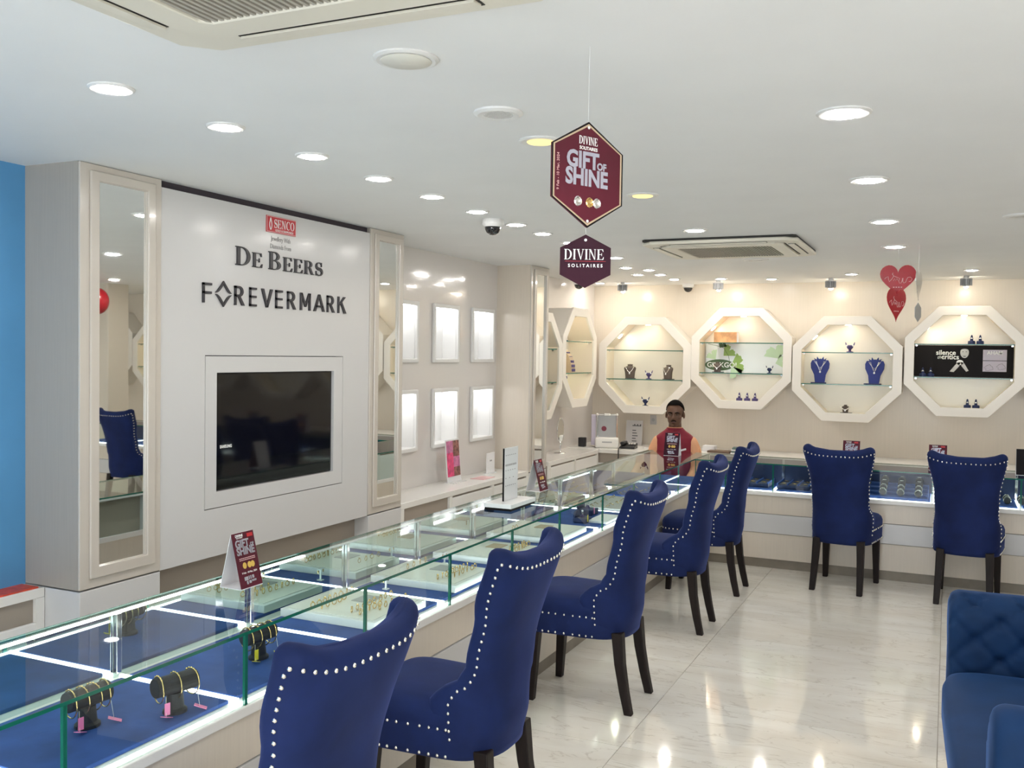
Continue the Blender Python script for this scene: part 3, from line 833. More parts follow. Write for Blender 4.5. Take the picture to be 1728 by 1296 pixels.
# ceiling cassette air conditioners
def cassette(x, y, label, s=.95):
    t = thing('air_conditioner', label, 'air conditioner', (x, y, ZC), 0, 'ceiling cassette air conditioners')
    h = s/2
    sq = lambda a, c=0: [(-a+c, -a), (a-c, -a), (a, -a+c), (a, a-c), (a-c, a), (-a+c, a), (-a, a-c), (-a, -a+c)]
    B().ring(sq(h-.012, .02), sq(h-.1, .02), -.014, -.0005, 'xy').build('gasket', 'ac_shadow', t)
    B().ring(sq(h, .07), sq(h*.80, .05), -.036, -.014, 'xy').build('panel', 'ac_plastic', t, bevel=.010, seg=3)
    B().ring(sq(h*.79, .05), sq(h*.61, .02), -.048, -.014, 'xy').build('inner_frame', 'ac_plastic', t, bevel=.006)
    B().ring(sq(h*.81, .05), sq(h*.78, .05), -.034, -.0145, 'xy').build('seam', 'ac_shadow', t)
    B().box(-h*.61, h*.61, -h*.61, h*.61, -.022, -.018).build('filter', 'ac_dark', t)
    mb = B(); n = 34
    for k in range(n):
        xx = -h*.60+h*1.2*(k+.5)/n; mb.box(xx-.0042, xx+.0042, -h*.61, h*.61, -.046, -.030)
    for k in range(5):
        yy = -h*.61+h*1.22*(k+.5)/5; mb.box(-h*.61, h*.61, yy-.003, yy+.003, -.040, -.030)
    g = mb.build('grille', 'ac_slat', t); g['kind'] = 'stuff'
    for k in range(4):
        a = k*PI/2; mb = B(); mb.M = Matrix.Rotation(a, 4, 'Z')
        mb.box(-h*.62, h*.62, h*.835, h*.925, -.0375, -.034); mb.build('outlet', 'ac_shadow', t)
        mb = B(); mb.M = Matrix.Rotation(a, 4, 'Z') @ Matrix.Translation((0, h*.875, -.040)) @ Matrix.Rotation(.08, 4, 'X')
        mb.box(-h*.61, h*.61, -h*.036, h*.036, -.003, .003); mb.build('louvre', 'ac_plastic', t, bevel=.001)
    return t
cassette(-1.345, 6.42, 'square ceiling air conditioner in the far ceiling', .99)
cassette(-1.19, 1.31, 'square ceiling air conditioner cut off by the top of the picture', .98)
# dome cameras
def dome(x, y, label):
    t = thing('dome_camera', label, 'security camera', (x, y, ZC), 0, 'dome security cameras')
    B().lathe([(.058, -.0005), (.060, -.03), (.050, -.042), (.046, -.044)], 24).build('housing', 'lamp_trim', t, smooth=False)
    B().lathe([(.045, -.044), (.043, -.058), (.034, -.075), (.018, -.086), (.001, -.089)], 20).build('dome', 'camera_dome', t, smooth=True)
dome(-2.34, 4.79, 'white dome camera over the counter')
dome(-3.40, 8.95, 'white dome camera beside the farthest mirrored pillar')
dome(-2.45, 9.60, 'white dome camera above the first and second octagon boxes')
# finned spotlights washing the far wall
def wallspot(x, label):
    t = thing('wall_spotlight', label, 'spotlight', (x, 9.28, ZC), 0, 'finned spotlights in front of the far wall')
    B().lathe([(.022, -.0005), (.022, -.02), (.05, -.022), (.05, -.03)], 20).build('mount', 'lamp_trim', t)
    mb = B()
    for k in range(16):
        a = 2*PI*k/16; mb.M = Matrix.Rotation(a, 4, 'Z'); mb.box(.028, .05, -.0025, .0025, -.085, -.03)
    mb.M = Matrix.Identity(4); mb.lathe([(.03, -.03), (.03, -.085), (.02, -.095)], 16)
    mb.build('fins', 'machine_grey', t)
    B().ell((0, .026, -.092), (.020, .014, .016)).build('lens', 'spot_warm', t, smooth=True)
for x, lab in ((-3.05, 'first'), (-2.07, 'second'), (-1.02, 'third'), (.12, 'rightmost')):
    wallspot(x, lab + ' finned spotlight from the left before the far wall')

# ------------------------------------------------------------------ octagonal display boxes
CLIP = [None]
def octpoly(W, H, c=.285):
    w2, h2 = W/2, H/2; cx, cz = W*c, H*c
    if CLIP[0] is not None:
        k = CLIP[0]; return [(k, -h2), (w2-cx, -h2), (w2, -h2+cz), (w2, h2-cz), (w2-cx, h2), (k, h2)]
    return [(-w2+cx, -h2), (w2-cx, -h2), (w2, -h2+cz), (w2, h2-cz), (w2-cx, h2), (-w2+cx, h2), (-w2, h2-cz), (-w2, -h2+cz)]
OD = .29
SH_U, SH_L = .158, -.145     # shelf heights about the centre
def octagon(x, y, z, rz, label, W=.985, H=1.0):
    t = thing('octagon_box', label, 'display box', (x, y, z), rz, 'cream octagonal display boxes')
    po = octpoly(W, H); pi = octpoly(W-.165, H-.165)
    B().ring(po, pi, 0, .02).build('front_frame', 'octagon_cream', t, bevel=.003)
    B().ring(octpoly(W-.012, H-.012), octpoly(W-.06, H-.06), .02, OD).build('outer_sides', 'octagon_cream', t)
    B().ring(octpoly(W-.13, H-.13), octpoly(W-.150, H-.150), .02, OD-.012).build('lining', 'octagon_inside', t)
    B().prism(octpoly(W-.14, H-.14), OD-.012, OD-.002).build('back_panel', 'octagon_cream', t)
    for zz in (SH_U, SH_L):
        xl = -W/2+.075 if CLIP[0] is None else CLIP[0]+.005
        s = B().box(xl, W/2-.075, .03, OD-.015, zz-.008, zz).build('shelf', 'glass_shelf', t)
        B().box(xl, W/2-.075, .0275, .03, zz-.0085, zz+.0005).build('shelf_edge', 'glass_edge', s)
        for sx_ in ((-1, 1) if CLIP[0] is None else (1,)):
            B().box(sx_*(W/2-.10)-.008, sx_*(W/2-.10)+.008, .05, .065, zz-.022, zz-.0085).build('bracket', 'chrome', t)
    # two small spotlights: one in the top, one in the upper left slope
    B().lathe([(.024, -.0005), (.024, -.006), (.001, -.007)], 16, (0 if CLIP[0] is None else CLIP[0]+.06, .13, H/2-.076)).build('spotlight', 'spot_small', t)
    if CLIP[0] is not None: return t
    mb = B(); mb.M = Matrix.Translation((-W/2+.185, .13, H/2-.195)) @ Matrix.Rotation(-PI/4, 4, 'Y') @ Matrix.Translation((0, 0, -.004))
    mb.lathe([(.028, 0), (.028, -.006), (.001, -.007)], 16).build('spotlight', 'spot_small', t)
    return t
OC = [(-2.862, 1.508), (-1.876, 1.594), (-.882, 1.510), (.118, 1.598)]
YO_ = YW-OD
ol = ['leftmost octagon box on the far wall, with two dark necklace busts', 'octagon box with the ginkgo leaf backdrop',
      'octagon box with two tall blue necklace busts', 'rightmost octagon box, with the black backdrop']
for (x, z), lab in zip(OC, ol): octagon(x, YO_, z, 0, lab)
octagon(1.118, YO_, 1.51, 0, 'octagon box seen only as a reflection in the television')
octagon(2.11, YO_, 1.597, 0, 'octagon box outside the picture'); octagon(3.1, YO_, 1.51, 0, 'octagon box outside the picture'); octagon(4.09, YO_, 1.597, 0, 'octagon box seen only in the first mirror')
octagon(XW+OD, 8.585, 1.578, PI/2, 'octagon box on the left wall in the far corner', .915, .955)
CLIP[0] = .025
octagon(XW+OD, 7.67, 1.50, PI/2, 'octagon box on the left wall half hidden by the farthest pillar', .90, .955)
CLIP[0] = None

# ---- small display pieces
def necklace_bust(loc, rz, label, h=.145):
    t = thing('necklace_bust', label, 'display stand', loc, rz, 'necklace busts in the octagon boxes')
    vs = []; fs = []; n = 20
    prof = [(0, .050, .030, 0), (.02, .048, .030, 0), (.45, .054, .030, -.002), (.70, .064, .028, .0), (.80, .058, .024, .004), (.86, .032, .018, .008), (.92, .026, .016, .009), (1.0, .030, .018, .008), (1.02, .001, .001, .008)]
    for z, rx, ry, yo in prof:
        for k in range(n):
            a = 2*PI*k/n; vs.append((rx*sgp(math.cos(a), .8)*h/.145, (yo+ry*math.sin(a))*h/.145, z*h+.006))
    for i in range(len(prof)-1):
        for j in range(n): fs.append((i*n+j, i*n+(j+1) % n, (i+1)*n+(j+1) % n, (i+1)*n+j))
    fs.append(tuple(range(n-1, -1, -1)))
    B().add(vs, fs).build('bust', 'brown_bust', t, smooth=True)
    B().box(-.045, .06, -.035, .035, 0, .008).build('foot', 'black_plastic', t, bevel=.002)
    pts = []
    for k in range(17):
        q = k/16*2-1; x = .044*q; z = h*(.86-.40*(1-abs(q)**1.5)); y = -.031*math.sqrt(max(.05, 1-(x/.066)**2))-.002
        pts.append((x, y, z))
    B().tube(pts, .0042, 6).build('necklace', 'silver', t, smooth=True)
    B().ell((0, -.037, h*.40), (.008, .005, .011), 10, 6).build('pendant', 'diamond', t)
    return t
def tall_bust(loc, rz, label, h=.262):
    t = thing('blue_necklace_board', label, 'display stand', loc, rz, 'tall blue necklace boards')
    o = [(-.045, 0), (.045, 0), (.055, .30), (.085, .55), (.088, .72), (.075, .84), (.050, .84), (.058, .92), (.034, .86), (.030, .98), (.012, .88), (0, .90),
         (-.012, .88), (-.030, .98), (-.034, .86), (-.058, .92), (-.050, .84), (-.075, .84), (-.088, .72), (-.085, .55), (-.055, .30)]
    mb = B(); mb.M = Matrix.Translation((0, .01, .006)) @ Matrix.Rotation(-.14, 4, 'X')
    mb.prism([(a, b*h) for a, b in o], -.008, .008); mb.build('board', 'display_blue', t, bevel=.003)
    B().box(-.085, .06, -.035, .06, 0, .010).build('foot', 'tray_navy', t, bevel=.002)
    for q in range(3):
        d = .40+.10*q; pts = []
        for k in range(15):
            u = k/14*2-1; x = (.056-.010*q)*u; z = h*(.80-d*.62*(1-abs(u)**1.3))
            pts.append((x, .0+z*.14-.004, z+.006))
        B().tube(pts, .0018, 5).build('chain', 'silver', t)
    B().ell((0, .008, h*.42), (.009, .005, .010), 8, 6).build('pendant', 'diamond', t)
    return t
def cup_stand(loc, label, material='display_purple', s=1.0):
    t = thing('earring_stand', label, 'display stand', loc, 0, 'small horned earring stands')
    B().lathe([(.030*s, 0), (.030*s, .006*s), (.012*s, .010*s), (.010*s, .024*s), (.026*s, .040*s), (.030*s, .058*s), (.020*s, .066*s)], 16).build('cup', material, t, smooth=True)
    for q in (-1, 1):
        B().tube([(q*.022*s, 0, .058*s), (q*.034*s, 0, .072*s), (q*.040*s, 0, .092*s)], [.007*s, .006*s, .003*s], 8).build('horn', material, t, smooth=True)
        B().ell((q*.026*s, -.018*s, .062*s), (.008*s, .006*s, .009*s), 8, 6).build('earring', 'diamond', t)
    return t
def ring_stand(loc, label, s=1.0, material='tray_navy'):
    t = thing('ring_stand', label, 'ring stand', loc, 0, 'ring stands in the octagon boxes')
    B().lathe([(.029*s, 0), (.029*s, .022*s), (.026*s, .028*s), (.013*s, .030*s), (.011*s, .05*s), (.007*s, .074*s), (.001, .082*s)], 14).build('cone', material, t, smooth=False)
    B().torus((0, 0, .048*s), .0125*s, .003*s, 16, 6).build('ring', 'silver', t, smooth=True)
    B().ell((0, -.014*s, .052*s), (.006*s, .005*s, .006*s), 8, 5).build('stone', 'diamond', t)
    return t
def in_oct(i, dx, dz, dy=.12): return (OC[i][0]+dx, YO_+dy, OC[i][1]+dz)
ZB = -.4245
necklace_bust(in_oct(0, -.185, SH_L+.001), .15, 'black necklace bust with a silver necklace, left on the shelf')
necklace_bust(in_oct(0, .225, SH_L+.001), -.45, 'dark necklace bust with a gold necklace, right on the shelf')
cup_stand(in_oct(0, .02, SH_L+.001), 'purple earring stand between the two dark busts')
cup_stand(in_oct(0, -.005, ZB, .10), 'dark earring stand at the bottom of the leftmost octagon box', 'tray_navy', 1.05)
cup_stand(in_oct(2, .02, SH_U+.001), 'blue earring stand on the top shelf above the blue boards', 'display_purple', 1.05)
tall_bust(in_oct(2, -.25, SH_L+.001, .13), .12, 'tall blue necklace board, left one of the pair')
tall_bust(in_oct(2, .24, SH_L+.001, .13), -.12, 'tall blue necklace board, right one of the pair')
necklace_bust(in_oct(2, -.005, ZB, .10), 0, 'tiny dark necklace bust at the bottom of the blue board box', .075)
for q, dx in enumerate((-.02, .058, .135)):
    ring_stand(in_oct(1, dx, ZB, .10), '%s of three ring stands under the ginkgo backdrop' % ['left', 'middle', 'right'][q], 1.05, 'display_purple')
for q, dx in enumerate((.065, .135)):
    ring_stand(in_oct(3, dx, SH_U+.001), '%s ring stand on the top shelf of the rightmost octagon box' % ['left', 'right'][q], 1.05)
for q, dx in enumerate((-.335, -.268)):
    ring_stand(in_oct(3, dx, SH_L+.001, .10), '%s ring stand before the black backdrop' % ['left', 'right'][q], 1.05)
for q, dx in enumerate((.045, .115)):
    ring_stand(in_oct(3, dx, ZB, .10), '%s ring stand at the bottom of the rightmost octagon box' % ['left', 'right'][q], 1.05)
# ginkgo backdrop
gb = thing('ginkgo_backdrop', 'white backdrop printed with green ginkgo leaves and lettering', 'poster', in_oct(1, 0, SH_L+.001, .255))
B().box(-.40, .40, 0, .006, 0, SH_U-SH_L-.010).build('sheet', 'poster_white', gb)
def fan_leaf(cx, cz, r, a0, spread, material, nm='leaf'):
    p = [(cx, cz)]
    for k in range(17):
        a = a0-spread/2+spread*k/16; rr = r*(1-.30*math.exp(-((k-8)/1.2)**2)+.05*math.sin(k*2.1))
        p.append((cx+rr*math.cos(a), cz+rr*math.sin(a)))
    mb = B()
    for k in range(1, 17): mb.prism([p[0], p[k], p[k+1]], -.0012, 0)
    mb.build(nm, material, gb)
fan_leaf(-.22, .17, .12, .75, 1.5, 'leaf_green'); fan_leaf(-.14, .075, .13, .2, 1.9, 'leaf_green'); fan_leaf(-.14, .07, .13, -1.0, 1.3, 'leaf_pale')
fan_leaf(-.30, .13, .10, 2.2, 1.5, 'leaf_pale'); fan_leaf(.33, .15, .14, 1.9, 2.2, 'leaf_pale'); fan_leaf(.30, .10, .10, .3, 1.6, 'leaf_pale'); fan_leaf(-.26, .25, .07, 1.0, 1.6, 'leaf_dark')
B().prism([(-.26+.15*math.cos(2*PI*k/24), .075+.058*math.sin(2*PI*k/24)) for k in range(24)], -.0008, 0).build('patch', 'leaf_dark', gb)
B().tube([(-.38, -.001, .29), (-.30, -.001, .275), (-.22, -.001, .25), (-.17, -.001, .17), (-.15, -.001, .08)], .0022, 5).build('stem', 'leaf_dark', gb)
put_text('lettering', 'GINKGO!', .072, (-.235, -.0020, .052), gb, 'white_print', FACE_NY, sx=1.0, bold=.0012)
bx_ = B().box(-.27, -.04, .02, .12, 0, .105).build('gift_box', 'box_orange'); bx_.location = in_oct(1, -.02, SH_U+.001, .09)
tag(bx_, 'orange printed box on the top shelf above the ginkgo backdrop', 'box')
B().box(-.0405, -.0385, .018, .122, .002, .103).build('panel', 'paper_white', bx_)
necklace_bust(in_oct(1, -.245, SH_L+.001, .10), 0, 'small purple bust before the ginkgo lettering', .10)
cs = cup_stand(in_oct(1, .268, SH_L+.001, .11), 'small crown shaped stand right of the ginkgo backdrop', 'tray_navy', .85)
# black backdrop with a plain figure
bb = thing('black_backdrop', 'black backdrop with white lettering and a pale figure with folded hands', 'poster', in_oct(3, 0, SH_L+.001, .255))
B().box(-.415, .415, 0, .006, 0, SH_U-SH_L-.010).build('sheet', 'poster_black', bb)
put_text('lettering', 'silence', .062, (-.145, -.0008, .205), bb, 'white_print', FACE_NY, bold=.0012)
put_text('lettering', 'critics', .062, (-.108, -.0008, .165), bb, 'white_print', FACE_NY, bold=.0012)
put_text('lettering', 'the', .042, (-.192, -.0008, .168), bb, 'white_print', FACE_NY, shear=.3)
def flat(nm, pts, material, par, d=-.0008): B().prism(pts, d, 0).build(nm, material, par)
flat('head', [(.012+.036*math.cos(2*PI*k/20), .228+.052*math.sin(2*PI*k/20)) for k in range(20)], 'poster_grey', bb)
flat('hair', [(.012+.038*math.cos(PI*k/10), .248+.034*math.sin(PI*k/10)) for k in range(11)]+[(.012-.030*math.cos(PI*k/10), .250+.012*math.sin(PI*k/10)) for k in range(11)], 'poster_black', bb, -.0011)
for q in (-1, 1): flat('eye', [(.012+q*.014+.006*math.cos(2*PI*k/8), .234+.003*math.sin(2*PI*k/8)) for k in range(8)], 'poster_black', bb, -.0011)
flat('mouth', [(-.004, .196), (.028, .196), (.020, .190), (.004, .190)], 'poster_black', bb, -.0011)
flat('arm', [(-.11, .05), (-.075, .045), (-.03, .10), (-.02, .14), (-.05, .13)], 'poster_grey', bb)
flat('arm', [(.05, .06), (.03, .05), (-.01, .10), (-.02, .14), (.01, .13)], 'poster_grey', bb)
flat('hands', [(-.025+.030*math.cos(2*PI*k/14), .135+.024*math.sin(2*PI*k/14)) for k in range(14)], 'paper_white', bb)
cdx = B().box(.165, .36, -.012, -.004, .055, .255).build('card', 'card_lilac', bb)
put_text('lettering', 'AHAM', .045, (.262, -.0128, .212), cdx, 'white_print', FACE_NY, bold=.0006)
mb = B()
for (cx, cz, q) in ((.215, .09, 1), (.315, .10, -1)):
    mb.tube([(cx+.032*math.cos(2*PI*k/14)*(1+.3*math.sin(3*k)), -.0125, cz+.026*math.sin(2*PI*k/14)*(1+.2*math.cos(2*k))) for k in range(14)], .0012, 5, True)
mb.build('line_drawing', 'letter_dark', cdx)
B().box(.165, .36, -.0128, -.012, .152, .158).build('line', 'letter_dark', cdx)

# displays in the left wall octagon boxes
XLc = XW+OD-.12
t = thing('bracelet_ramp', 'curved purple bracelet ramp on the shelf of the left wall octagon box', 'display stand', (XLc-.02, 8.50, 1.578+SH_L+.001))
pr = [(.0, 0), (.10, 0), (.095, .08), (.07, .16), (.02, .215), (-.01, .225), (0, .12)]
B().prism([(a, b) for a, b in pr], -.05, .05, 'xz').build('ramp', 'bust_side', t)
mb = B()
for k in range(5): mb.cbox((.099-.004*k*k*.9, 0, .025+.04*k), (.012, .085, .026))
mb.build('bracelets', 'display_purple', t, bevel=.003)
t = thing('bracelet_board', 'long dark bracelet board leaning at the bottom of the left wall octagon box', 'display stand', (XLc, 8.44, 1.578-.395))
mb = B(); mb.M = Matrix.Rotation(.30, 4, 'X'); mb.box(-.05, .05, -.012, .012, 0, .24); mb.build('board', 'brown_bust', t, bevel=.003)
mb = B(); mb.M = Matrix.Rotation(.30, 4, 'X')
for k in range(5): mb.box(.045, .062, -.016, .016, .02+.045*k, .045+.045*k)
mb.build('bracelets', 'display_purple', t, bevel=.002)
cup_stand((XLc, 8.46, 1.578+SH_U+.001), 'dark earring stand on the top shelf of the left wall octagon box', 'tray_navy', 1.1)
ring_stand((XLc-.03, 8.36, 1.578+SH_U+.001), 'white ring stand on the top shelf of the left wall octagon box', 1.0, 'ring_white')

# ------------------------------------------------------------------ table tents on the counters
def tent(loc, rz, label, W=.122, H=.186, material='maroon', full=True):
    t = thing('table_tent', label, 'sign', loc, rz, 'folded promotional table tents')
    a = math.radians(14)
    Rf = Matrix.Translation((0, -.046, .0025)) @ Matrix.Rotation(-a, 4, 'X')
    mb = B(); mb.M = Rf; mb.box(-W/2, W/2, 0, .0016, 0, H); f = mb.build('front_card', material, t)
    mb = B(); mb.M = Matrix.Translation((0, .046, .0025)) @ Matrix.Rotation(a, 4, 'X'); mb.box(-W/2, W/2, -.0016, 0, 0, H); mb.build('back_card', 'paper_white', t)
    B().box(-W/2, W/2, -.046, .046, .0003, .0022).build('bottom_card', 'paper_white', t)
    def tx(s, size, x, z, m='white_print', **k):
        put_text('lettering', s, size, (0, 0, 0), f, m, Rf @ Matrix.Translation((x, -.0008, z)) @ FACE_NY, depth=.0003, **k)
    if full:
        tx('DIVINE', .012, -.02, H*.925, bold=.0003); tx('SOLITAIRES', .006, -.02, H*.895)
        tx('GIFT', .036, -.012, H*.735, 'chrome_print', bold=.0014, sx=.9); tx('OF', .014, .036, H*.735, 'chrome_print', bold=.0006)
        tx('SHINE', .036, 0, H*.60, 'chrome_print', bold=.0014, sx=.9)
        tx('9 Feb - 10 Mar, 2024', .0088, 0, H*.255)
        mb = B(); mb.M = Rf
        for q, zz in enumerate((.525, .495)):
            for k in range(9): mb.box(-.038+.0088*k, -.038+.0088*k+.0070, -.0009, -.0004, H*zz, H*zz+.0026)
        mb.build('small_print', 'heart_print', f)
        mb = B(); mb.M = Rf @ Matrix.Translation((.033, -.0006, H*.93)); mb.box(-.014, .014, -.0004, .0004, -.006, .006); mb.build('red_mark', 'red_plate', f)
        mb = B(); mb.M = Rf
        for cx in (-.018, .006, .022): mb.ell((cx, -.001, H*.40), (.010, .0006, .011), 8, 5)
        mb.build('jewel_print', 'gold_print', f)
        mb = B(); mb.M = Rf
        for (xa, xb, za, zb) in ((-.030, -.012, .13, .20), (-.009, -.004, .14, .205), (-.001, .004, .14, .205), (.008, .018, .145, .205), (-.022, -.014, .06, .12), (-.010, .002, .07, .12), (.004, .026, .09, .125)):
            mb.box(xa, xb, -.0009, -.0004, H*za, H*zb)
        mb.build('printed_emblem', 'chrome_print', f)
    return t
tent((-2.165, 2.525, ZT), PI/2, 'maroon table tent nearest the viewer on the long counter', W=.108)
tent((-2.19, 5.13, ZT), PI/2, 'maroon table tent beside the white pricing stand')
tent((-2.02, 7.52, ZT), 0, 'purple table tent in front of the seated man', material='purple_print')
tent((-.655, 7.62, ZT), 0, 'maroon table tent peeking above the left far chair')
tent((-.055, 7.62, ZT), 0, 'maroon table tent behind the right far chair')
tent((.515, 7.62, ZT), 0, 'dark table tent at the right edge of the far counter', material='poster_black', full=False)
# white pricing stand
t = thing('counter_stand', 'white upright sign on a thick base on the long counter', 'sign', (-2.08, 4.53, ZT))
B().box(-.075, .075, -.17, .14, 0, .012).build('base_edge', 'poster_black', t)
B().box(-.078, .078, -.173, .143, .012, .034).build('base', 'acrylic_white', t, bevel=.002)
B().box(-.012, -.004, -.085, .085, .034, .31).build('board', 'acrylic_white', t)
B().box(-.0125, -.0035, -.0875, -.085, .034, .31).build('edge', 'poster_black', t)
mb = B()
for zz, n in ((.27, 6), (.215, 8), (.19, 5), (.15, 3), (.11, 6)):
    for k in range(n): mb.box(-.004, -.0035, -.07+.14*k/n, -.07+.14*k/n+.010, zz, zz+(.010 if zz == .215 else .004))
mb.build('print', 'grey_print', t)['kind'] = 'stuff'

# ------------------------------------------------------------------ bracelet stands with paper tags
ZM = ZD+.0122
def bracelet_stand(x, y, rz, label, tagm, z=ZM, n=4):
    t = thing('bracelet_stand', label, 'display stand', (x, y, z), rz, 'black bracelet stands in the counter')
    B().lathe([(.034, 0), (.034, .008), (.026, .014), (.022, .055)], 18, sx=1.0, sy=.9).build('post', 'black_velvet', t, smooth=False)
    B().cone((-.062, 0, .080), (.062, 0, .080), .027, .027, 20).build('bar', 'black_velvet', t, bevel=.003)
    for k in range(n):
        xx = -.05+.10*k/(n-1)
        mb = B(); mb.M = Matrix.Translation((xx, 0, .074)) @ Matrix.Rotation(.12*(k % 3-1), 4, 'Z')
        mb.torus((0, 0, 0), .034, .0018, 24, 6, 'x', 1, 1.08)
        for q in range(5): mb.ell((0, .034*math.sin(-.6+q*.3), .037*math.cos(-.6+q*.3)), (.003, .004, .003), 6, 4)
        mb.build('bracelet', 'gold', t, smooth=True)
    for k, (xx, yy, r) in enumerate(((-.05, -.040, .5), (.055, -.035, -.7))):
        mb = B(); mb.M = Matrix.Translation((xx, yy, .002)) @ Matrix.Rotation(r, 4, 'Z') @ Matrix.Rotation(.35, 4, 'Y')
        mb.box(-.018, .018, -.009, .009, .006, .0075); tg = mb.build('tag', tagm, t)
        B().tube([(xx, yy, .010), (xx*.95, -.034, .03), (xx*.9, -.030, .06)], .0006, 4).build('thread', 'string', t)
    mb = B(); mb.box(-.053, -.037, -.0375, -.0365, .012, .045); mb.build('tag', tagm, t)
    return t
bracelet_stand(-2.15, 1.36, PI/2, 'bracelet stand cut off by the left edge of the picture', 'pink_tag')
bracelet_stand(-2.05, 1.79, PI/2-.1, 'black bracelet stand with two pink tags, left of the pair', 'pink_tag')
bracelet_stand(-1.92, 1.97, PI/2-.25, 'black bracelet stand with a pink tag, right of the pair', 'pink_tag', n=3)
bracelet_stand(-2.02, 2.44, PI/2-.1, 'black bracelet stand with yellow tags beside the nearest table tent', 'yellow_tag')
# blue raised pads
def pad(x0, x1, y0, y1, label, z=ZM, h=.016):
    o = B().box(-(x1-x0)/2, (x1-x0)/2, -(y1-y0)/2, (y1-y0)/2, 0, h).build('velvet_pad', 'mat_blue', bevel=.003)
    o.location = ((x0+x1)/2, (y0+y1)/2, z); return tag(o, label, 'pad', 'blue velvet pads in the counter')

# white ring trays (.40 x .34 m) with rows of small rings
ring_me = B().torus((0, 0, .0105), .0095, .0019, 12, 5, 'y').ell((0, 0, .0215), (.0048, .0048, .004), 6, 4).mesh('ring', 'gold', True)
pend_me = B().tube([(-.011, 0, .001), (-.004, .004, .004), (.003, -.002, .008), (.012, .003, .003)], .0016, 5).mesh('pendant', 'gold', True)
tray_h = .030
def ring_tray(y0, y1, label, rlabel, rows, x0=-2.27, x1=-1.85, dark=True):
    t = thing('ring_tray', label, 'jewellery tray', ((x0+x1)/2, (y0+y1)/2, ZM), 0, 'white jewellery trays in the counter')
    hx, hy = (x1-x0)/2, (y1-y0)/2
    B().box(-hx, hx, -hy, hy, 0, tray_h).build('block', 'acrylic_white', t, bevel=.002)
    B().box(-hx+.02, hx-.02, -hy+.02, hy-.02, tray_h, tray_h+.003).build('pad', 'ring_white', t, bevel=.001)
    if dark: B().box(-.03, .05, .02, .12, tray_h+.003, tray_h+.006).build('photo_card', 'machine_grey' if dark == 1 else 'bust_side', t)
    z = ZM+tray_h+.0035
    for (xx, ya, yb, n) in rows:
        for k in range(n):
            o = link('gold_ring', ring_me, None, ((x0+x1)/2+xx+random.uniform(-.004, .004), (y0+y1)/2+ya+(yb-ya)*k/max(1, n-1), z), (0, 0, PI/2+random.uniform(-.5, .5)))
            tag(o, rlabel, 'ring', 'small gold rings on the white trays')
    return t
ring_tray(2.865, 3.235, 'white jewellery tray nearest the viewer, left of its neighbours', 'tiny gold ring in a row on the nearest white tray',
          [(-.10, -.13, .13, 8), (-.06, -.13, .02, 5), (.07, -.12, .15, 8), (.11, -.13, .0, 5), (.14, -.04, .14, 5)])
ring_tray(3.48, 3.845, 'second white jewellery tray along the counter', 'tiny gold ring in a row on the second white tray',
          [(-.12, -.02, .14, 4), (.10, -.13, .14, 9), (.14, -.10, .14, 7)])
ring_tray(4.03, 4.42, 'third white jewellery tray along the counter', 'tiny gold ring in a row on the third white tray',
          [(.12, 0, .16, 6), (.15, .0, .16, 6)], dark=2)
ring_tray(4.62, 5.06, 'fourth white jewellery tray, farthest along the counter', 'tiny gold ring on the fourth white tray', [(-.10, -.1, -.06, 2)], dark=2)
for (x, y, lab) in ((-2.14, 3.40, 'small clear earring stand between the first two white trays'), (-2.16, 3.95, 'small clear earring stand between the second and third white trays')):
    t = thing('clear_earring_stand', lab, 'display stand', (x, y, ZM), 0, 'small clear earring stands')
    B().box(-.012, .012, -.010, .010, 0, .004).box(-.003, .003, -.003, .003, .004, .05).box(-.004, .004, -.022, .022, .048, .054).build('stand', 'acrylic_white', t)
    for q in (-1, 1): B().ell((0, q*.018, .042), (.004, .004, .010), 8, 5).build('earring', 'gold', t)
# navy ring boxes and white card, farther along
def half_box(x, y, label, tagm=None, s=1.0):
    t = thing('ring_box', label, 'jewellery box', (x, y, ZM), 0, 'navy ring boxes in the counter')
    B().box(-.05*s, .05*s, -.06*s, .06*s, 0, .035*s).build('box', 'tray_navy', t, bevel=.006)
    B().prism([(.058*s*math.cos(PI*k/12), .035*s+.05*s*math.sin(PI*k/12)) for k in range(13)], -.05*s, -.035*s, 'yz').build('lid', 'tray_navy', t, bevel=.004)
    B().cone((0, 0, .034*s), (0, 0, .055*s), .016*s, .008*s, 12).build('cushion', 'display_purple', t)
    B().torus((0, 0, .066*s), .012*s, .0018*s, 14, 6, 'x').build('ring', 'silver', t, smooth=True)
    B().ell((0, 0, .08*s), (.008*s, .008*s, .007*s), 8, 6).build('stone', 'diamond', t)
    if tagm: B().box(.05*s, .053*s, -.03, -.018, .01, .05).build('tag', tagm, t)
half_box(-1.98, 5.34, 'navy ring box with a yellow tag', 'yellow_tag', .85)
half_box(-2.05, 5.62, 'navy ring box with rounded lid and a pink tag', 'pink_tag', 1.05)
o = B().box(-.06, .06, -.13, .13, 0, .016).build('white_card_box', 'paper_white', bevel=.002); o.location = (-1.885, 5.47, ZM); tag(o, 'flat white card box beside the navy ring boxes', 'box')
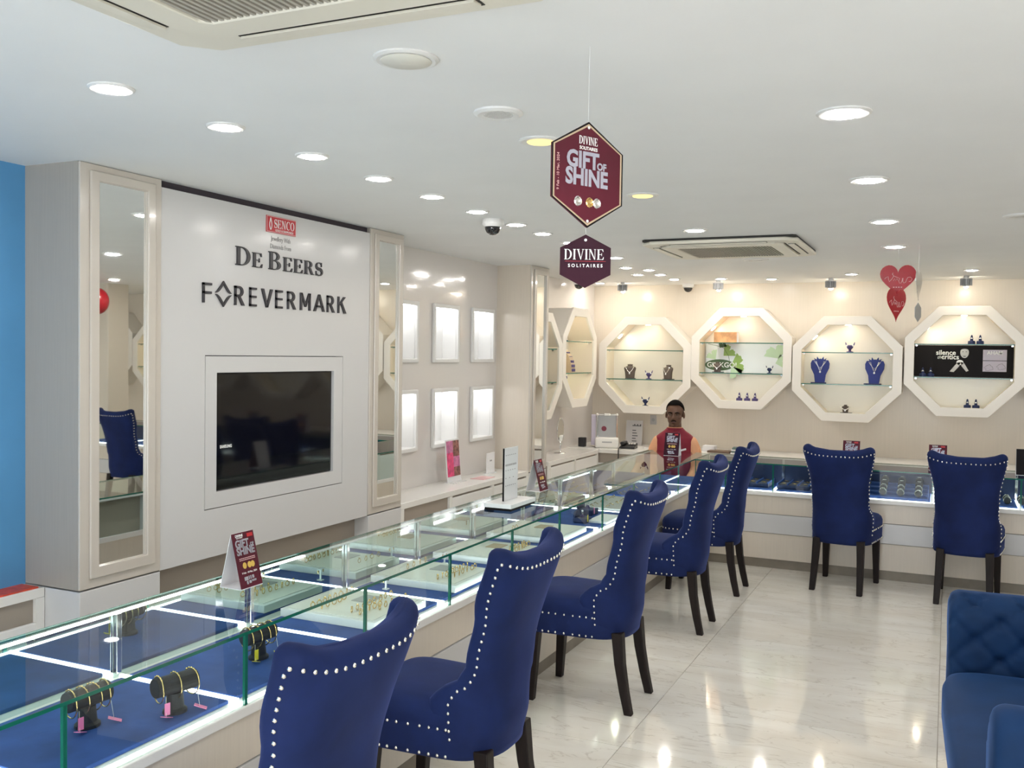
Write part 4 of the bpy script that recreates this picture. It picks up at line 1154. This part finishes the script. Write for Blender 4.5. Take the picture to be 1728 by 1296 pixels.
def sparkle_tray(x0, x1, y0, y1, label, material, rlabel, nx, nyy):
    t = thing('jewel_tray', label, 'jewellery tray', ((x0+x1)/2, (y0+y1)/2, ZM), 0, 'flat trays of small jewels')
    hx, hy = (x1-x0)/2, (y1-y0)/2
    B().box(-hx, hx, -hy, hy, 0, .014).build('tray', material, t, bevel=.003)
    for i in range(nx):
        for j in range(nyy):
            o = link('gold_pendant', pend_me, None, (x0+(i+.5)*(x1-x0)/nx+random.uniform(-.008, .008), y0+(j+.5)*(y1-y0)/nyy+random.uniform(-.008, .008), ZM+.0145), (0, 0, random.uniform(0, 3)))
            o.scale = (1.5, 1.5, 1.5)
            tag(o, rlabel, 'pendant', 'small loose pendants on the trays')
sparkle_tray(-2.26, -1.85, 5.83, 6.37, 'grey tray of scattered pendants beside the navy ring boxes', 'machine_grey', 'tiny pendant scattered on the grey tray', 4, 6)
sparkle_tray(-2.26, -1.85, 6.43, 6.87, 'blue tray of scattered pendants near the counter corner', 'mat_blue', 'tiny pendant scattered on the blue corner tray', 4, 5)
# far counter
def navy_tray(x, y, label, w=.26, d=.30, tilt=.12):
    t = thing('compartment_tray', label, 'jewellery tray', (x, y, ZM), 0, 'navy compartment trays')
    mb = B(); mb.box(-w/2, w/2, -d/2, d/2, 0, .03)
    mb.build('tray', 'tray_navy', t, bevel=.003)
    for k in range(4): B().box(-w/2+k*(w-.008)/3, -w/2+k*(w-.008)/3+.008, -d/2, d/2, .03, .042).build('divider', 'mat_blue', t)
    for k in range(3):
        for q in range(2):
            B().ell((-w/2+(k+.5)*w/3, -d/4+q*d/2, .036), (.018, .008, .004), 8, 5).build('jewel', 'gold', t)
    return t
navy_tray(-1.375, 7.62, 'navy compartment tray left of the left far chair'); navy_tray(-1.06, 7.62, 'navy compartment tray just behind the left far chair', .24)
def watch(x, y, label, z=ZM+.016, strap='watch_face'):
    t = thing('watch', label, 'watch', (x, y, z), 0, 'rows of watches in the far counter')
    B().cone((0, -.022, .022), (0, .022, .022), .022, .022, 12).build('cushion', 'black_velvet', t)
    B().torus((0, 0, .022), .0235, .004, 16, 6, 'y').build('strap', strap, t, smooth=True)
    B().lathe([(.013, .0), (.015, .004), (.013, .008)], 14, (0, 0, .044)).build('dial', 'watch_face', t, smooth=False)
    return t
wt = thing('watch_tray', 'stepped blue tray under the rows of watches', 'tray', (-.355, 7.59, ZM))
for j in range(4): B().box(-.245, .245, -.19+.09*j, -.10+.09*j-.001, 0, .010+.020*j).build('step', 'mat_blue', wt, bevel=.002)
B().box(-.245, .245, .171, .205, 0, .13).build('back_board', 'tray_navy', wt, bevel=.002)
for i in range(4):
    for j in range(4):
        watch(-.535+.12*i, 7.445+.09*j, 'watch in the %s row, %s from the left on the blue tray' % (['front', 'second', 'third', 'rear'][j], num[i]), z=ZM+.016+.020*j, strap='watch_face' if j < 2 else 'black_plastic')
for i in range(2):
    for j in range(2): watch(.40+.09*i, 7.50+.10*j, '%s %s watch right of the right far chair' % (['near', 'rear'][j], ['left', 'right'][i]), ZM+.006)

# ------------------------------------------------------------------ things on the wall cabinets
ZL = .62
t = thing('brochure_holder', 'upright pink brochure in a clear holder under the niches', 'brochure', (-3.40, 6.36, ZL))
B().box(-.03, .05, -.10, .10, 0, .006).build('foot', 'acrylic_white', t)
mb = B(); mb.M = Matrix.Translation((0, 0, .006)) @ Matrix.Rotation(-.08, 4, 'Y')
mb.box(-.004, 0, -.11, .11, 0, .32); mb.build('sheet', 'acrylic_white', t)
for (ya, yb, za, zb, mm) in ((-.10, 0, .22, .31, 'magazine_lilac'), (0, .10, .19, .31, 'magazine_photo'), (-.10, 0, .04, .22, 'magazine_pink'), (0, .10, .11, .19, 'magazine_lilac'), (0, .10, .04, .11, 'magazine_photo')):
    mb = B(); mb.M = Matrix.Translation((0, 0, .006)) @ Matrix.Rotation(-.08, 4, 'Y'); mb.box(0, .002, ya, yb, za, zb); mb.build('print', mm, t)
mb = B()
t = thing('card_stand', 'small white card in a stand beside the brochure', 'card', (-3.40, 6.98, ZL))
B().box(-.02, .02, -.075, .075, 0, .008).build('foot', 'acrylic_white', t)
B().box(-.004, .004, -.07, .07, .008, .17).build('card', 'paper_white', t)
B().box(.004, .0045, -.02, -.006, .10, .112).box(.004, .0045, .0, .018, .10, .112).build('print', 'grey_print', t)
o = B().box(-.06, .06, -.10, .10, 0, .003).build('leaflet', 'heart_print'); o.location = (-3.32, 6.68, ZL); tag(o, 'flat leaflet lying on the cabinet beside the pink brochure', 'leaflet')
# magazines on the low cabinet by the blue wall
for (y0, y1, mm, lab) in ((2.42, 2.73, 'magazine_red', 'red magazine lying next to the first mirrored pillar'), (2.08, 2.41, 'magazine_blue', 'dark blue magazine lying before the blue wall')):
    o = B().box(-.05, .05, -(y1-y0)/2, (y1-y0)/2, 0, .006).build('magazine', mm); o.location = (-3.46, (y0+y1)/2, .60); tag(o, lab, 'magazine', 'magazines by the blue wall')
# round table mirror
ZL = .66
t = thing('table_mirror', 'round chrome table mirror on the cabinet by the farthest pillar', 'mirror', (-3.36, 8.42, ZL), 1.55)
B().lathe([(.06, 0), (.058, .006), (.012, .012), (.006, .03), (.011, .06), (.006, .08), (.009, .11)], 20).build('foot', 'chrome', t, smooth=True)
mb = B(); mb.torus((0, 0, .22), .095, .006, 32, 8, 'y', .85, 1.25); mb.build('rim', 'chrome', t, smooth=True)
mb = B(); mb.prism([(.092*.85*math.cos(2*PI*k/32), .22+.092*1.25*math.sin(2*PI*k/32)) for k in range(32)], -.003, .003); mb.build('glass', 'mirror', t)
# note counting machine, clock, phone, notice in the corner
ZL = .665
t = thing('note_machine', 'white desktop machine with a clear upright front in the corner', 'machine', (-3.16, 9.20, ZL), .35)
B().box(-.12, .12, -.11, .10, 0, .105).build('body', 'machine_white', t, bevel=.02, seg=3, smooth=True)
B().box(-.05, .05, -.1115, -.1095, .055, .068).build('slot', 'machine_grey', t)
B().box(-.10, .10, .01, .09, .10, .33).build('back', 'machine_grey', t, bevel=.004)
for q in (-1, 1):
    B().cone((q*.10, -.02, .10), (q*.10, -.02, .335), .011, .011, 10).build('post', 'chrome', t)
    B().ell((q*.10, -.02, .335), (.014, .016, .014)).build('cap', 'machine_white', t, smooth=True)
B().cone((-.10, -.02, .335), (.10, -.02, .335), .008, .008, 10).build('rail', 'chrome', t)
B().box(-.03, .03, -.035, -.005, .325, .348).build('handle', 'machine_white', t, bevel=.005)
B().lathe([(.026, 0), (.026, .003)], 20).build('emblem', 'maroon_light', t).matrix_local = Matrix.Translation((-.03, .008, .19)) @ Matrix.Rotation(PI/2, 4, 'X')
B().box(-.16, -.115, -.02, .09, .02, .33).build('side_panel', 'card_lilac', t, bevel=.004)
o = B().box(-.035, .035, -.035, .035, 0, .095).build('small_speaker', 'black_plastic', bevel=.008); o.location = (-3.40, 9.13, ZL); tag(o, 'small black speaker left of the white machine', 'speaker')
t = thing('desk_phone', 'black desk telephone right of the white machine', 'telephone', (-2.93, 9.22, ZL), .1)
mb = B(); mb.prism([(-.08, 0), (.08, 0), (.08, .05), (-.08, .022)], -.075, .075, 'yz'); mb.build('body', 'black_plastic', t, bevel=.006)
B().box(-.075, -.03, -.08, .09, .04, .068).build('handset', 'black_plastic', t, bevel=.01, seg=3)
for i in range(3): B().box(.0+.025*i, .016+.025*i, -.02, .03, .043, .055).build('key', 'machine_white', t)
B().tube([(-.05, -.08, .045), (-.055, -.14, .03), (-.055, -.232, .012), (-.055, -.238, -.08), (-.06, -.238, -.20), (-.035, -.238, -.17), (-.05, -.238, -.10)], .006, 6).build('cord', 'black_plastic', t, smooth=True)
t = thing('notice', 'grey notice board leaning behind the desk telephone', 'notice', (-3.0, 9.60, ZL))
mb = B(); mb.M = Matrix.Rotation(-.12, 4, 'X'); mb.box(-.09, .09, 0, .006, 0, .26); mb.build('board', 'poster_grey', t)
Rn = Matrix.Rotation(-.12, 4, 'X')
mb = B(); mb.M = Rn
for k in range(6): mb.box(-.02+.016*k, -.008+.016*k, -.0008, 0, .198, .210+.010*(k % 2))
for k in range(5): mb.box(-.02, .02+.01*(k % 3), -.0008, 0, .15-.028*k, .158-.028*k)
mb.build('print', 'letter_dark', t)
t = thing('wall_socket', 'small wall socket under the leftmost octagon box', 'socket', (-2.83, YW-.001, .93))
B().box(-.035, .035, -.008, 0, -.05, .05).build('plate', 'poster_grey', t, bevel=.003); B().lathe([(.018, 0), (.018, .004)], 16).build('outlet', 'machine_grey', t).matrix_local = Matrix.Translation((0, -.009, 0)) @ Matrix.Rotation(PI/2, 4, 'X')
def slab(name, x, y, w_, d_, z0, h, m_, lab, cat, rz=0, group=None):
    o = B().box(-w_/2, w_/2, -d_/2, d_/2, 0, h).build(name, m_, bevel=.002); o.location = (x, y, z0); o.rotation_euler = (0, 0, rz); return tag(o, lab, cat, group)
slab('paper_sheet', -2.72, 9.32, .16, .11, ZL, .004, 'paper_white', 'loose white papers left of the seated man', 'paper', .2)
slab('pen', -2.63, 9.29, .10, .008, ZL+.0, .008, 'black_plastic', 'black pen beside the loose papers', 'pen', .1)
slab('paper_stack', -2.15, 9.42, .12, .12, ZL, .055, 'paper_white', 'stack of papers right of the seated man', 'papers')
slab('brown_case', -2.02, 9.32, .22, .16, ZL, .020, 'book_brown', 'flat brown case on the cabinet right of the man', 'case', -.1)
for k in range(4):
    slab('notebook', -1.80+.006*(k % 2), 9.30, .20, .15, ZL+k*.0155, .015, ['paper_white', 'book_green', 'paper_white', 'book_green'][k], '%s notebook in the stack on the far cabinet' % ['bottom', 'second lowest', 'second highest', 'top'][k], 'notebook', .05*(k-1), 'stack of notebooks')

# ------------------------------------------------------------------ hanging signs
def hexpoly(wd, h, side):
    return [(0, h/2), (-wd/2, side/2), (-wd/2, -side/2), (0, -h/2), (wd/2, -side/2), (wd/2, side/2)][::-1]
def cutring(nm, W1, H1, S1, k, m_, par, y0, y1):
    B().ring(hexpoly(W1, H1, S1), hexpoly(W1-2*k, H1-2*k*1.15, S1-k*.5), y0, y1).build(nm, m_, par)
hs = thing('hanging_sign', 'maroon hexagonal promotional sign hanging from the ceiling', 'sign', (-.818, 2.2, 2.043), math.radians(62))
W1, H1, S1 = .232, .258, .128
B().prism(hexpoly(W1, H1, S1), -.002, .002).build('board', 'maroon', hs)
cutring('dark_border', W1, H1, S1, .004, 'poster_black', hs, -.0026, -.002)
cutring('light_border', W1-.009, H1-.0104, S1-.002, .0045, 'bust_side', hs, -.0026, -.002)
def ht(s, size, x, z, m_='white_print', **k): put_text('lettering', s, size, (x, -.0025, z), hs, m_, FACE_NY, depth=.0003, **k)
def serif_line(s, x, z, width, h, par, m_, y=-.0026):
    l_, tot_ = serif_text([(c, 1) for c in s], .06); mb_ = B()
    for ch, polys in l_:
        for p in polys: mb_.prism([(x-width/2+px/tot_*width, z+pz*h) for px, pz in p], y-.0004, y+.0004)
    mb_.build('lettering', m_, par)
serif_line('DIVINE', 0, .073, .062, .0195, hs, 'white_print')
ht('SOLITAIRES', .0115, 0, .060, bold=.0002)
ht('GIFT', .055, -.018, .016, 'chrome_print', bold=.0022, sx=.92); ht('OF', .024, .044, .016, 'chrome_print', bold=.001)
ht('SHINE', .055, -.004, -.026, 'chrome_print', bold=.0022, sx=.92)
put_text('lettering', '9 Feb - 10 Mar, 2024', .0105, (-.093, -.0025, -.002), hs, 'heart_print', FACE_NY, depth=.0003, extra=Matrix.Rotation(PI/2, 4, 'Z'))
for (cx, m_) in ((-.032, 'silver'), (.006, 'gold'), (.030, 'silver')):
    mb = B(); mb.torus((cx, -.003, -.067), .010, .0028, 12, 5, 'y'); mb.ell((cx, -.003, -.067), (.0085, .001, .0085), 8, 5); mb.build('jewel_print', m_, hs)
mb = B()
for zz in (.113, -.113): mb.lathe([(.004, 0), (.004, .0012)], 10, (0, 0, 0))
for zz in (.115, -.113): B().lathe([(.0038, 0), (.0038, .0008)], 12).build('eyelet', 'paper_white', hs).matrix_local = Matrix.Translation((0, -.0022, zz)) @ Matrix.Rotation(PI/2, 4, 'X')
B().cone((0, 0, .129), (0, 0, ZC-2.043), .0005, .0005, 5).build('string', 'string', hs)
h2 = thing('hanging_sign', 'small dark purple hexagonal sign hanging below the larger one', 'sign', (-.82, 2.2, 1.832), math.radians(24))
B().prism(hexpoly(.125, .131, .066), -.002, .002).build('board', 'purple_print', h2)
serif_line('DIVINE', -.002, .004, .100, .0255, h2, 'white_print')
put_text('lettering', 'S O L I T A I R E S', .0112, (0, -.0025, -.0145), h2, 'white_print', FACE_NY, depth=.0003, bold=.00025)
B().box(-.05, .05, -.0024, -.002, -.0005, .0003).build('line', 'red_plate', h2)
B().lathe([(.0035, 0), (.0035, .0008)], 12).build('eyelet', 'paper_white', h2).matrix_local = Matrix.Translation((0, -.0022, .052)) @ Matrix.Rotation(PI/2, 4, 'X')
B().cone((0, 0, .05), (0, 0, .085), .0005, .0005, 5).build('string', 'string', h2)
# hearts
def heart_poly(wd, h, n=40):
    p = []
    for k in range(n):
        a = 2*PI*k/n; x = 16*math.sin(a)**3; z = 13*math.cos(a)-5*math.cos(2*a)-2*math.cos(3*a)-math.cos(4*a)
        p.append((x/32*wd, (z+2.5)/29*h))
    return p
def heart(x, y, z, rz, wd, h, label, up, txt=True, m_='heart_red', hook=None):
    t = thing('hanging_heart', label, 'sign', (x, y, z), math.radians(rz), 'red paper hearts hanging from the ceiling')
    pts = heart_poly(wd, h); mb = B()
    vs = [(0, -.0015, 0)]+[(a, -.0015, b) for a, b in pts]+[(0, .0015, 0)]+[(a, .0015, b) for a, b in pts]; n = len(pts); fs = []
    for k in range(n):
        j = (k+1) % n; fs += [(0, 1+k, 1+j), (n+1, n+2+j, n+2+k), (1+k, n+2+k, n+2+j, 1+j)]
    mb.add(vs, fs).build('heart', m_, t)
    if txt:
        def stroke(pts_): B().tube([(wd*a_, -.002, h*b_) for a_, b_ in pts_], wd*.0085, 5).build('script_stroke', 'heart_print', t)
        stroke([(-.37, .07), (-.33, .12), (-.27, .15), (-.26, .05), (-.24, -.01), (-.17, .07), (-.12, .16)])
        stroke([(-.14, .26), (-.16, .22), (-.11, .16), (-.02, .12), (.05, .09), (.02, .02), (.04, -.05), (.09, -.05), (.12, .04), (.12, .10)])
        stroke([(.14, .10), (.13, .0), (.16, -.05), (.21, -.03), (.24, .06), (.27, .12), (.34, .13), (.39, .07), (.35, .0), (.30, -.01)])
        stroke([(-.12, .02), (-.09, .09), (-.06, .02), (-.03, .09), (.0, .03)])
        mb = B()
        for k in range(4): mb.box(wd*(-.13+.07*k), wd*(-.09+.07*k), -.0022, -.0016, -h*.19, -h*.165)
        mb.build('small_print', 'heart_print', t)
    top = (0, .002, up-z) if hook is None else tuple(Matrix.Rotation(-math.radians(rz), 3, 'Z') @ (Vector(hook)-Vector((x, y, z))))
    B().cone((0, .002, h*.32), top, .0006, .0006, 5).build('string', 'string', t)
    return t
heart(-.318, 6.72, 2.118, 8, .222, .215, 'red heart with cursive lettering hanging by the far counter', ZC)
heart(-.318, 6.60, 1.955, 58, .20, .215, 'smaller turned red heart hanging under the upper one', ZC, hook=(-.318, 6.72, 2.035))
heart(-.192, 6.72, 2.085, 80, .19, .19, 'silvery heart sign seen edge on beside the red hearts', ZC, False, 'silver')
t = thing('hanging_sign', 'small grey hexagonal sign seen almost edge on below the hanging heart', 'sign', (-.192, 6.72, 1.915), math.radians(70))
B().prism(hexpoly(.10, .125, .06), -.0015, .0015).build('board', 'machine_grey', t); B().cone((0, 0, .06), (0, 0, .072), .0006, .0006, 5).build('string', 'string', t)

# ------------------------------------------------------------------ seated shop assistant
def blob(name, mb, voxel, m_, parent, smooth_it=4):
    me = mb.mesh(name, None, True)
    o = bpy.data.objects.new('tmp', me); C.objects.link(o)
    rm = o.modifiers.new('r', 'REMESH'); rm.mode = 'VOXEL'; rm.voxel_size = voxel
    sm_ = o.modifiers.new('s', 'SMOOTH'); sm_.factor = .5; sm_.iterations = smooth_it
    bpy.context.view_layer.update()
    nm = bpy.data.meshes.new_from_object(o.evaluated_get(bpy.context.evaluated_depsgraph_get()))
    bpy.data.objects.remove(o); nm.name = name
    nm.materials.clear(); nm.materials.append(M[m_]); nm.polygons.foreach_set('use_smooth', [True]*len(nm.polygons))
    return link(name, nm, parent)
def limb(mb, pts, rs):
    for (a, b), (r0, r1) in zip(zip(pts[:-1], pts[1:]), zip(rs[:-1], rs[1:])):
        mb.cone(a, b, r0, r1, 14); mb.ell(a, (r0, r0, r0), 14, 8); mb.ell(b, (r1, r1, r1), 14, 8)
man = thing('person', 'person in maroon vest and peach shirt seated behind the far counter, looking ahead', 'person', (-2.245, 8.42, 0), .12)
hz = 1.075     # head centre height
mb = B()
# head
mb.ell((0, .012, hz+.035), (.078, .094, .088), 20, 14)
mb.ell((0, -.018, hz-.035), (.064, .068, .070), 18, 12)
mb.ell((0, -.042, hz-.085), (.034, .036, .026), 14, 8)
mb.ell((0, -.062, hz+.022), (.050, .022, .016), 14, 8)
for q in (-1, 1):
    mb.ell((q*.044, -.050, hz-.022), (.022, .024, .020), 12, 8)
    mb.ell((q*.081, .012, hz-.006), (.010, .019, .031), 10, 8)
    mb.ell((q*.013, -.088, hz-.032), (.009, .012, .008), 8, 6)
mb.cone((0, -.076, hz+.022), (0, -.100, hz-.026), .008, .013, 10); mb.ell((0, -.098, hz-.028), (.014, .012, .011), 10, 6)
mb.ell((0, -.082, hz-.058), (.024, .010, .007), 12, 6); mb.ell((0, -.080, hz-.068), (.020, .010, .008), 12, 6)
# neck and trunk
mb.cone((0, .03, .86), (0, .015, hz-.04), .064, .056, 16)
mb.ell((0, .03, .80), (.155, .085, .085), 18, 10); mb.ell((0, .03, .66), (.150, .095, .16), 18, 12); mb.ell((0, .04, .48), (.145, .10, .15), 18, 12)
for q in (-1, 1):
    limb(mb, [(q*.145, .03, .79), (q*.200, .02, .58), (q*.165, -.22, .515)], [.045, .042, .033])
    limb(mb, [(q*.085, .02, .42), (q*.10, -.34, .44), (q*.10, -.29, .07)], [.075, .058, .038])
    mb.ell((q*.10, -.34, .045), (.042, .11, .04), 14, 8)
    px, py, pz = q*.150, -.275, .512
    mb.ell((px, py, pz), (.040, .048, .017), 12, 8)
    for k, ln in enumerate((.056, .066, .062, .046)):
        fx = px+(-.027+.018*k)
        limb(mb, [(fx, py-.035, pz), (fx, py-.035-ln*.6, pz+.002), (fx, py-.035-ln, pz-.014)], [.0095, .0088, .0078])
    limb(mb, [(px-q*.032, py+.01, pz), (px-q*.052, py-.015, pz), (px-q*.056, py-.045, pz-.006)], [.011, .010, .0085])
blob('body', mb, .0065, 'skin', man, 3)
# hair cap with short sides
hb = MB(); vs = []; fs = []; n = 30; m_ = 14
for i in range(m_+1):
    ph = PI/2*i/m_
    for k in range(n):
        a = 2*PI*k/n; front = max(0, -math.sin(a))
        low = .42+1.05*front**1.2 if front > 0 else .12
        low = min(low, 1.02)
        p2 = low*.62+(PI/2-low*.62)*i/m_
        r = 1.07+.05*math.sin(p2)
        vs.append((.079*r*math.cos(p2)*math.cos(a), .013+.094*r*math.cos(p2)*math.sin(a), hz+.028+.098*r*math.sin(p2)))
for i in range(m_):
    for k in range(n): fs.append((i*n+k, i*n+(k+1) % n, (i+1)*n+(k+1) % n, (i+1)*n+k))
fs.append(tuple(range(n-1, -1, -1)))
hb.add(vs, fs).build('hair', 'hair', man, smooth=True)
for q in (-1, 1):
    B().ell((q*.031, -.0800, hz+.004), (.0095, .0040, .0040), 12, 8).build('eye', 'eye_white', man, smooth=True)
    B().ell((q*.031-.001, -.0838, hz+.004), (.0062, .0026, .0046), 10, 6).build('iris', 'eye_dark', man, smooth=True)
    B().tube([(q*.013, -.0890, hz+.019), (q*.032, -.0860, hz+.025), (q*.052, -.074, hz+.020)], [.0045, .0055, .0035], 6).build('eyebrow', 'hair', man, smooth=True)
    B().ell((q*.074, .004, hz+.018), (.0045, .018, .030), 10, 6).build('sideburn', 'hair', man, smooth=True)
B().ell((0, -.0915, hz-.063), (.022, .0045, .0060), 12, 6).build('mouth', 'lips', man, smooth=True)
B().tube([(-.024, -.0865, hz-.054), (-.008, -.0945, hz-.049), (.008, -.0945, hz-.049), (.024, -.0865, hz-.054)], .0038, 6).build('moustache', 'hair', man, smooth=True)
# shirt: trunk and sleeves
def trunk(grow):
    mb_ = B(); prof = [(.36, .150, .105), (.48, .150, .105), (.62, .155, .105), (.74, .166, .100), (.815, .174, .092), (.862, .166, .082), (.895, .128, .070), (.925, .084, .060), (.948, .062, .055)]
    vs_ = []; fs_ = []; n_ = 26
    for z_, rx, ry in prof:
        for k_ in range(n_):
            a_ = 2*PI*k_/n_; vs_.append(((rx+grow)*math.cos(a_), .03-.008*(z_ > .9)+(ry+grow)*math.sin(a_), z_+grow*.5))
    for i_2 in range(len(prof)-1):
        for j_ in range(n_): fs_.append((i_2*n_+j_, i_2*n_+(j_+1) % n_, (i_2+1)*n_+(j_+1) % n_, (i_2+1)*n_+j_))
    fs_ += [tuple(range(n_-1, -1, -1)), tuple((len(prof)-1)*n_+j_ for j_ in range(n_))]
    return mb_.add(vs_, fs_)
mb = trunk(.002)
for q in (-1, 1): limb(mb, [(q*.150, .03, .825), (q*.182, .025, .75), (q*.205, .02, .58), (q*.172, -.19, .52)], [.058, .060, .054, .044])
blob('shirt', mb, .009, 'shirt', man, 3)
blob('vest', trunk(.012), .008, 'vest', man, 3)
mb = B(); mb.torus((0, .020, .948), .066, .011, 24, 8, 'z', 1.0, .95); mb.build('collar', 'vest', man, smooth=True)
B().torus((0, .018, .960), .064, .0045, 24, 6, 'z', 1.0, .95).build('collar_piping', 'shirt', man, smooth=True)
B().tube([(.0, -.050, .945), (.0, -.064, .90), (0, -.078, .85), (0, -.090, .78), (0, -.092, .65)], .0022, 5).build('placket', 'maroon', man)
mb = B(); mb.M = Matrix.Translation((.085, -.070, .765)) @ Matrix.Rotation(.45, 4, 'Z') @ Matrix.Rotation(-.25, 4, 'Y'); mb.box(-.032, .032, -.004, 0, -.008, .008); mb.build('name_badge', 'paper_white', man)
mb = B()
for q in (-1, 1): limb(mb, [(q*.085, .03, .42), (q*.10, -.34, .44), (q*.10, -.29, .12)], [.092, .072, .054])
mb.ell((0, .05, .42), (.165, .13, .11), 18, 10)
blob('trousers', mb, .012, 'trousers', man, 3)
for q in (-1, 1): B().ell((q*.10, -.345, .042), (.047, .118, .042), 14, 8).build('shoe', 'black_plastic', man, smooth=True)
t = thing('stool', 'low dark stool under the seated man', 'stool', (-2.245, 8.47, 0))
B().lathe([(.17, .26), (.18, .28), (.17, .305)], 24).build('seat', 'stool', t, smooth=False)
B().cone((0, 0, .02), (0, 0, .26), .03, .03, 12).build('stem', 'chrome', t); B().lathe([(.16, 0), (.15, .02), (.03, .03)], 24).build('foot', 'chrome', t)

# free standing column on the right of the shop, seen in the mirrors
cl = B().box(2.45, 2.75, 8.02, 8.32, 0, ZC).build('trim_1', 'column_cream', bevel=.005)
struct(cl, 'cream column on the right, seen only in the mirrors', 'column')

bl = B().ell((0, 0, 0), (.125, .125, .15), 24, 16).build('balloon', 'heart_red', smooth=True); bl.location = (2.32, 7.75, 2.13)
tag(bl, 'red balloon seen only in the first mirror', 'balloon')
B().cone((0, 0, -.165), (0, 0, -.145), .012, .004, 10).build('knot', 'heart_red', bl)
B().cone((0, 0, .148), (0, 0, ZC-2.13), .0008, .0008, 5).build('string', 'string', bl)
